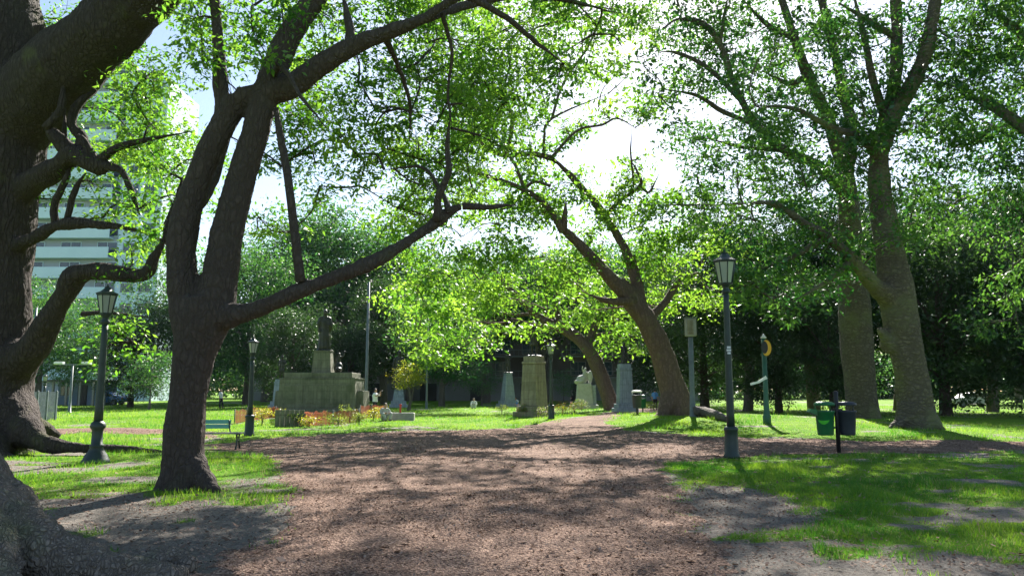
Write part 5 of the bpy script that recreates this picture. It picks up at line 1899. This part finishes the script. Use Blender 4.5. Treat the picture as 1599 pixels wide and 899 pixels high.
# seated relief figure by the pedestal
sf = MB()
sx_ = 24 / pm
for c_, r_ in [((sx_, -.2, H2 + .35), (.32, .3, .4)), ((sx_ - .05, -.15, H2 + .85), (.2, .18, .3)), ((sx_ + .02, -.18, H2 + 1.22), (.12, .13, .15)), ((sx_ + .1, -.5, H2 + .22), (.22, .35, .18))]:
    sf.ball(c_, r_, 12)
sf.tube([(sx_ + .1, -.2, H2 + 1.0), (sx_ + .35, -.25, H2 + 1.15), (sx_ + .42, -.25, H2 + 1.5)], [.09, .07, .05], 8, 3)
V, N, Fc = fuse(sf, .05, 3)
MB().add(V, Fc).build('seated_figure', M['bronze'], root)
tag(root, 'large mossy stone monument with a tall robed bronze figure on its pedestal', 'monument')


def pedestal(px, py, top, wpx, label, m, st_top=None, rz=0.0, taper=.8, stm='bronze', d=None, plaque=False, kind='robe', arm=False, bust=False):
    b = gnd(px, py)
    if d:
        x = at(px, py, d)[0]
        b = np.array([x, d, hgt(x, d)])
    d = b[1]
    q = mpp(px, 600, d)
    root = empty('monument', b, rz)
    Wd = wpx * q
    Ht = at(px, top, d)[2] - b[2]
    MB().box((0, 0, .1), (Wd * 1.55, Wd * 1.55, .4), 0, .03).build('step', m, root)
    MB().box((0, 0, .46), (Wd * 1.28, Wd * 1.28, .32), 0, .03).build('footing', m, root)
    sh = MB().box((0, 0, (.62 + Ht * .87) / 2), (Wd, Wd, Ht * .87 - .62), 0, .03, taper).build('shaft', m, root)
    tw_ = Wd * taper
    MB().box((0, 0, Ht * .89), (tw_ * 1.08, tw_ * 1.08, Ht * .04), 0, .02).build('cornice', m, root)
    MB().box((0, 0, Ht * .955), (tw_ * .92, tw_ * .92, Ht * .09), 0, .02).build('cap', m, root)
    for a0 in (0, 1):
        c_ = (0, -Wd * (1 + taper) / 4 * 1.0 - .012, Ht * .45) if a0 == 0 else (Wd * (1 + taper) / 4 + .012, 0, Ht * .45)
        s_ = (Wd * .55, .07, Ht * .42) if a0 == 0 else (.07, Wd * .55, Ht * .42)
        MB().box(c_, s_, 0, .01).build('panel', m, sh)
    if st_top is not None:
        hs = at(px, st_top, d)[2] - b[2] - Ht
        if bust:
            bu = MB()
            bu.lathe([(.2, 0), (.14, .06), (.12, .16)], n=14)
            kk = hs / .95
            bu.ball((0, 0, .36 * kk), (.30 * kk, .18 * kk, .24 * kk), 12)
            bu.tube([(0, 0, .4 * kk), (0, -.02, .66 * kk)], [.1 * kk, .085 * kk], 10, 2)
            bu.ball((0, -.03, .78 * kk), (.125 * kk, .15 * kk, .18 * kk), 12)
            V, N, Fc = fuse(bu, .03, 2)
            MB().add(V, Fc).build('statue', M[stm], root, loc=(0, 0, Ht))
        else:
            statue_mesh(hs, kind, px, arm).build('statue', M[stm], root, loc=(0, 0, Ht), rz=R(20) - rz)
    tag(root, label, 'monument')
    return root


pedestal(834, 650, 556, 31, 'tall weathered tan pedestal set at an angle, a dark bronze figure on top', M['stone_pale'], 502, R(52), .82, kind='coat')
pedestal(793, 636, 582, 18, 'narrow blue grey pedestal with a small dark figure, left of the tan pedestal', M['stone_blue'], 548, R(25), .62, d=76, kind='coat')
pedestal(976, 638, 568, 22, 'grey pedestal with panelled shaft, behind the slender leaning tree', M['stone_blue'], 535, R(8), .86, d=60, kind='robe')
pedestal(622, 637, 606, 18, 'pale blue pedestal with a dim figure, behind the yellow green small tree', M['stone_blue'], 548, R(10), .75, d=74, kind='robe')
pedestal(438, 638, 592, 20, 'pale pedestal with a dim figure, peeking past the left end of the big monument', M['stone_blue'], 555, R(0), .85, d=72, kind='coat')

# white sculpture
d = 70
x = at(914, 630, d)[0]
root = empty('marble_sculpture', (x, d, hgt(x, d)))
Ht = at(914, 598, d)[2]
MB().box((0, 0, .1), (2.2, 1.8, .5), 0, .03).build('step', M['marble'], root)
MB().box((-.1, 0, .35 + (Ht - .35) / 2), (1.5, 1.3, Ht - .35), 0, .04, .8).build('base_block', M['marble'], root)
MB().box((.72, .1, 1.15), (.5, 1.0, 1.9), 0, .04, .85).build('side_pier', M['stone_blue'], root)
sf = MB()
for c_, r_ in [((-.2, 0, .35), (.5, .42, .4)), ((-.35, -.1, .15), (.55, .45, .25)), ((.1, 0, .8), (.22, .2, .4)), ((.12, -.02, 1.25), (.13, .15, .17)), ((.55, .1, .55), (.25, .25, .6))]:
    sf.ball(c_, r_, 12)
sf.tube([(.1, 0, 1.0), (-.15, -.1, 1.2), (-.1, -.1, 1.55)], [.09, .07, .05], 8, 3)
sf.tube([(.2, 0, 1.0), (.5, -.05, .9), (.6, 0, 1.1)], [.09, .07, .06], 8, 3)
V, N, Fc = fuse(sf, .045, 2)
MB().add(V + N * (vnoise(V, 5, 8) * .04)[:, None], Fc).build('statue', M['marble'], root, loc=(-.1, 0, Ht))
tag(root, 'white marble sculpture group seen just left of the slender leaning tree', 'sculpture')


# ------------------------------------------------------------------ buildings
def window(parent, c, s, y, fm='wall_pale'):
    fr = MB()
    wd, hh = s
    for (cx, cz, sx2, sz2) in [(-wd / 2 + .04, 0, .08, hh), (wd / 2 - .04, 0, .08, hh), (0, hh / 2 - .04, wd - .16, .08), (0, -hh / 2 + .04, wd - .16, .08), (0, 0, .06, hh - .16)]:
        fr.box((c[0] + cx, y - .06, c[1] + cz), (sx2, .1, sz2))
    f = fr.build('window', M[fm], parent)
    MB().box((c[0], y - .045, c[1]), (wd - .17, .03, hh - .17)).build('pane', M['pane'], f)


d = 118
xl, xr = at(-110, 600, d)[0], at(232, 600, d)[0]
xm = at(166, 600, d)[0]
root = empty('apartment_building', ((xl + xr) / 2, d, 0))
cx0 = (xl + xr) / 2
NF, FH = 17, 3.15
MB().box(((xl + xm) / 2 - cx0, 8, NF * FH / 2), (xm - xl, 14, NF * FH), 0).build('wall', M['wall_pale'], root)
MB().box(((xm + xr) / 2 - cx0 + .01, 6.6, NF * FH / 2 - 1), (xr - xm, 12, NF * FH - 2), 0).build('stair_tower', M['wall_white'], root)
MB().box(((xl + xm) / 2 - cx0, 8, NF * FH + .3), (xm - xl + .6, 14.6, .6), 0).build('roof', M['roof_tin'], root)
for f in range(1, NF):
    z = f * FH
    wl = xm - xl - 1.0
    bal = MB()
    bal.box(((xl + xm) / 2 - cx0 - .4, .25, z + .05), (wl, 1.45, .18))
    bo = bal.build('balcony', M['wall_white'], root)
    MB().box(((xl + xm) / 2 - cx0 - .4, -.43, z + .80), (wl, .10, 1.75), 0, .02).build('parapet', M['wall_white'], bo)
    for i in range(5):
        xc = xl - cx0 + 2.2 + i * (xm - xl - 4) / 4
        if at(-30, 600, d)[0] - cx0 < xc:
            window(root, (xc, z + 1.55), (3.2, 2.3), 1.0, 'wall_white')
    for i in range(2):
        window(root, (xm - cx0 + (xr - xm) * (.28 + .44 * i), z + 1.7), (1.9, 1.5), .6, 'wall_pale')
tag(root, 'tall white apartment block with banded balconies behind the trees at left', 'building')

# dark facade across the street
d = 122
xl, xr = at(395, 600, d)[0], at(1100, 600, d)[0]
cx0 = (xl + xr) / 2
root = empty('apartment_building', (cx0, d, 0))
Wb = xr - xl
NF, FH = 6, 3.3
MB().box((0, 6, NF * FH / 2), (Wb, 12, NF * FH)).build('wall', M['wall_dark'], root)
MB().box((0, 5.9, NF * FH + .25), (Wb + .6, 12.6, .5)).build('roof', M['wall_grey'], root)
MB().box((0, -.12, 1.75), (Wb * .995, .35, 3.5)).build('ground_floor', M['wall_grey'], root)
for i in range(9):
    xc = -Wb / 2 + Wb * (i + .5) / 9
    MB().box((xc, -.33, 1.35), (2.6, .1, 2.7), 0, .02).build('garage_door' if i % 3 == 1 else 'entrance', M['black_paint'], root)
for f in range(1, NF):
    z = f * FH
    for i in range(6):
        xc = -Wb / 2 + Wb * (i + .5) / 6
        bo = MB().box((xc, -.6, z + .3), (Wb / 6 - 2.2, 1.5, .2)).build('balcony', M['wall_grey'], root)
        rl = MB()
        for s in range(14):
            rl.box((xc - (Wb / 6 - 2.4) / 2 + (Wb / 6 - 2.4) * s / 13, -1.3, z + .85), (.05, .05, .9))
        rl.box((xc, -1.3, z + 1.33), (Wb / 6 - 2.2, .08, .08))
        rl.build('railing', M['wall_grey'], bo)
        for s in (-1, 1):
            window(root, (xc + s * 2.1, z + 1.75), (2.4, 2.2), 0.0, 'wall_grey')
tag(root, 'brown apartment facade with grey balconies in shade behind the monuments', 'building')

# small blue kiosk at left
d = 84
xl, xr = at(90, 600, d)[0], at(158, 600, d)[0]
cx0 = (xl + xr) / 2
root = empty('kiosk', (cx0, d, 0))
hk = at(120, 596, d)[2]
MB().box((0, 1.8, hk / 2), (xr - xl, 3.2, hk)).build('wall', M['kiosk'], root)
MB().box((0, 1.2, hk + .12), (xr - xl + 1.0, 5.2, .24), 0, .03).build('roof', M['roof_tin'], root)
for i in range(4):
    MB().box((-(xr - xl) / 2 + .2 + i * (xr - xl - .4) / 3, -1.1, hk / 2), (.22, .22, hk - .02), 0, .02).build('column', M['concrete'], root)
MB().box((.3, .16, 1.1), (1.0, .08, 2.2), 0, .01).build('door', M['black_paint'], root)
MB().box((-1.4, .16, 1.6), (1.3, .08, 1.0), 0, .01).build('window', M['pane'], root)
tag(root, 'small blue grey kiosk with columns and a flat dark roof behind the floodlight pole', 'kiosk')


def car(px, d, m, label, rz=0.0):
    x = at(px, 600, d)[0]
    root = empty('parked_car', (x, d, hgt(x, d)), rz)
    prof = [(-2.1, .35), (-2.15, .62), (-2.02, .86), (-1.55, .93), (-1.15, .95), (-.62, 1.38), (.55, 1.44), (1.28, 1.08), (1.95, .95), (2.12, .7), (2.1, .35)]
    body = MB().prism(prof, 'y', -.84, .84)
    o = body.build('body', m, root)
    bv = o.modifiers.new('bevel', 'BEVEL')
    bv.width = .06
    bv.segments = 3
    for s in (-1, 1):
        MB().prism([(-1.02, .98), (-.58, 1.32), (-.05, 1.36), (-.05, .98)], 'y', s * .835, s * .85).build('window', M['pane'], root)
        MB().prism([(.02, .98), (.02, 1.36), (.52, 1.37), (1.0, 1.08), (1.0, .98)], 'y', s * .835, s * .85).build('window', M['pane'], root)
        for q in (-1.3, 1.32):
            wb = MB()
            wb.prism([(q + .32 * math.cos(2 * math.pi * i / 20), .32 + .32 * math.sin(2 * math.pi * i / 20)) for i in range(20)], 'y', s * .68, s * .88)
            wo_ = wb.build('wheel', M['rubber'], root)
            MB().prism([(q + .19 * math.cos(2 * math.pi * i / 16), .32 + .19 * math.sin(2 * math.pi * i / 16)) for i in range(16)], 'y', s * .875, s * .89).build('rim', M['iron_grey'], wo_)
        MB().box((-2.1, s * .6, .72), (.12, .34, .14), 0, .02).build('headlight', M['lamp_glass'], root)
        MB().box((2.09, s * .6, .78), (.1, .3, .16), 0, .02).build('tail_light', M['petal_red'], root)
    tag(root, label, 'car', 'cars parked beyond the lawn')


car(167, 86, M['car_blue'], 'blue car parked under the trees, just right of the left lantern post')
car(1515, 74, M['car_grey'], 'silver car parked far off in the gap right of the bottle trunks')


# ------------------------------------------------------------------ air
hz = MB().box((0, 140, 27), (700, 330, 57)).build('haze', None)
hm, nt, N, L = _nodes('haze')
ho = N.new('ShaderNodeOutputMaterial')
pv = N.new('ShaderNodeVolumePrincipled')
pv.inputs['Color'].default_value = (.72, .85, 1.0, 1)
pv.inputs['Density'].default_value = .00006
pv.inputs['Anisotropy'].default_value = .2
L.new(pv.outputs[0], ho.inputs['Volume'])
hz.data.materials.append(hm)
tag(hz, 'thin bluish haze filling the park', 'haze', kind='stuff')
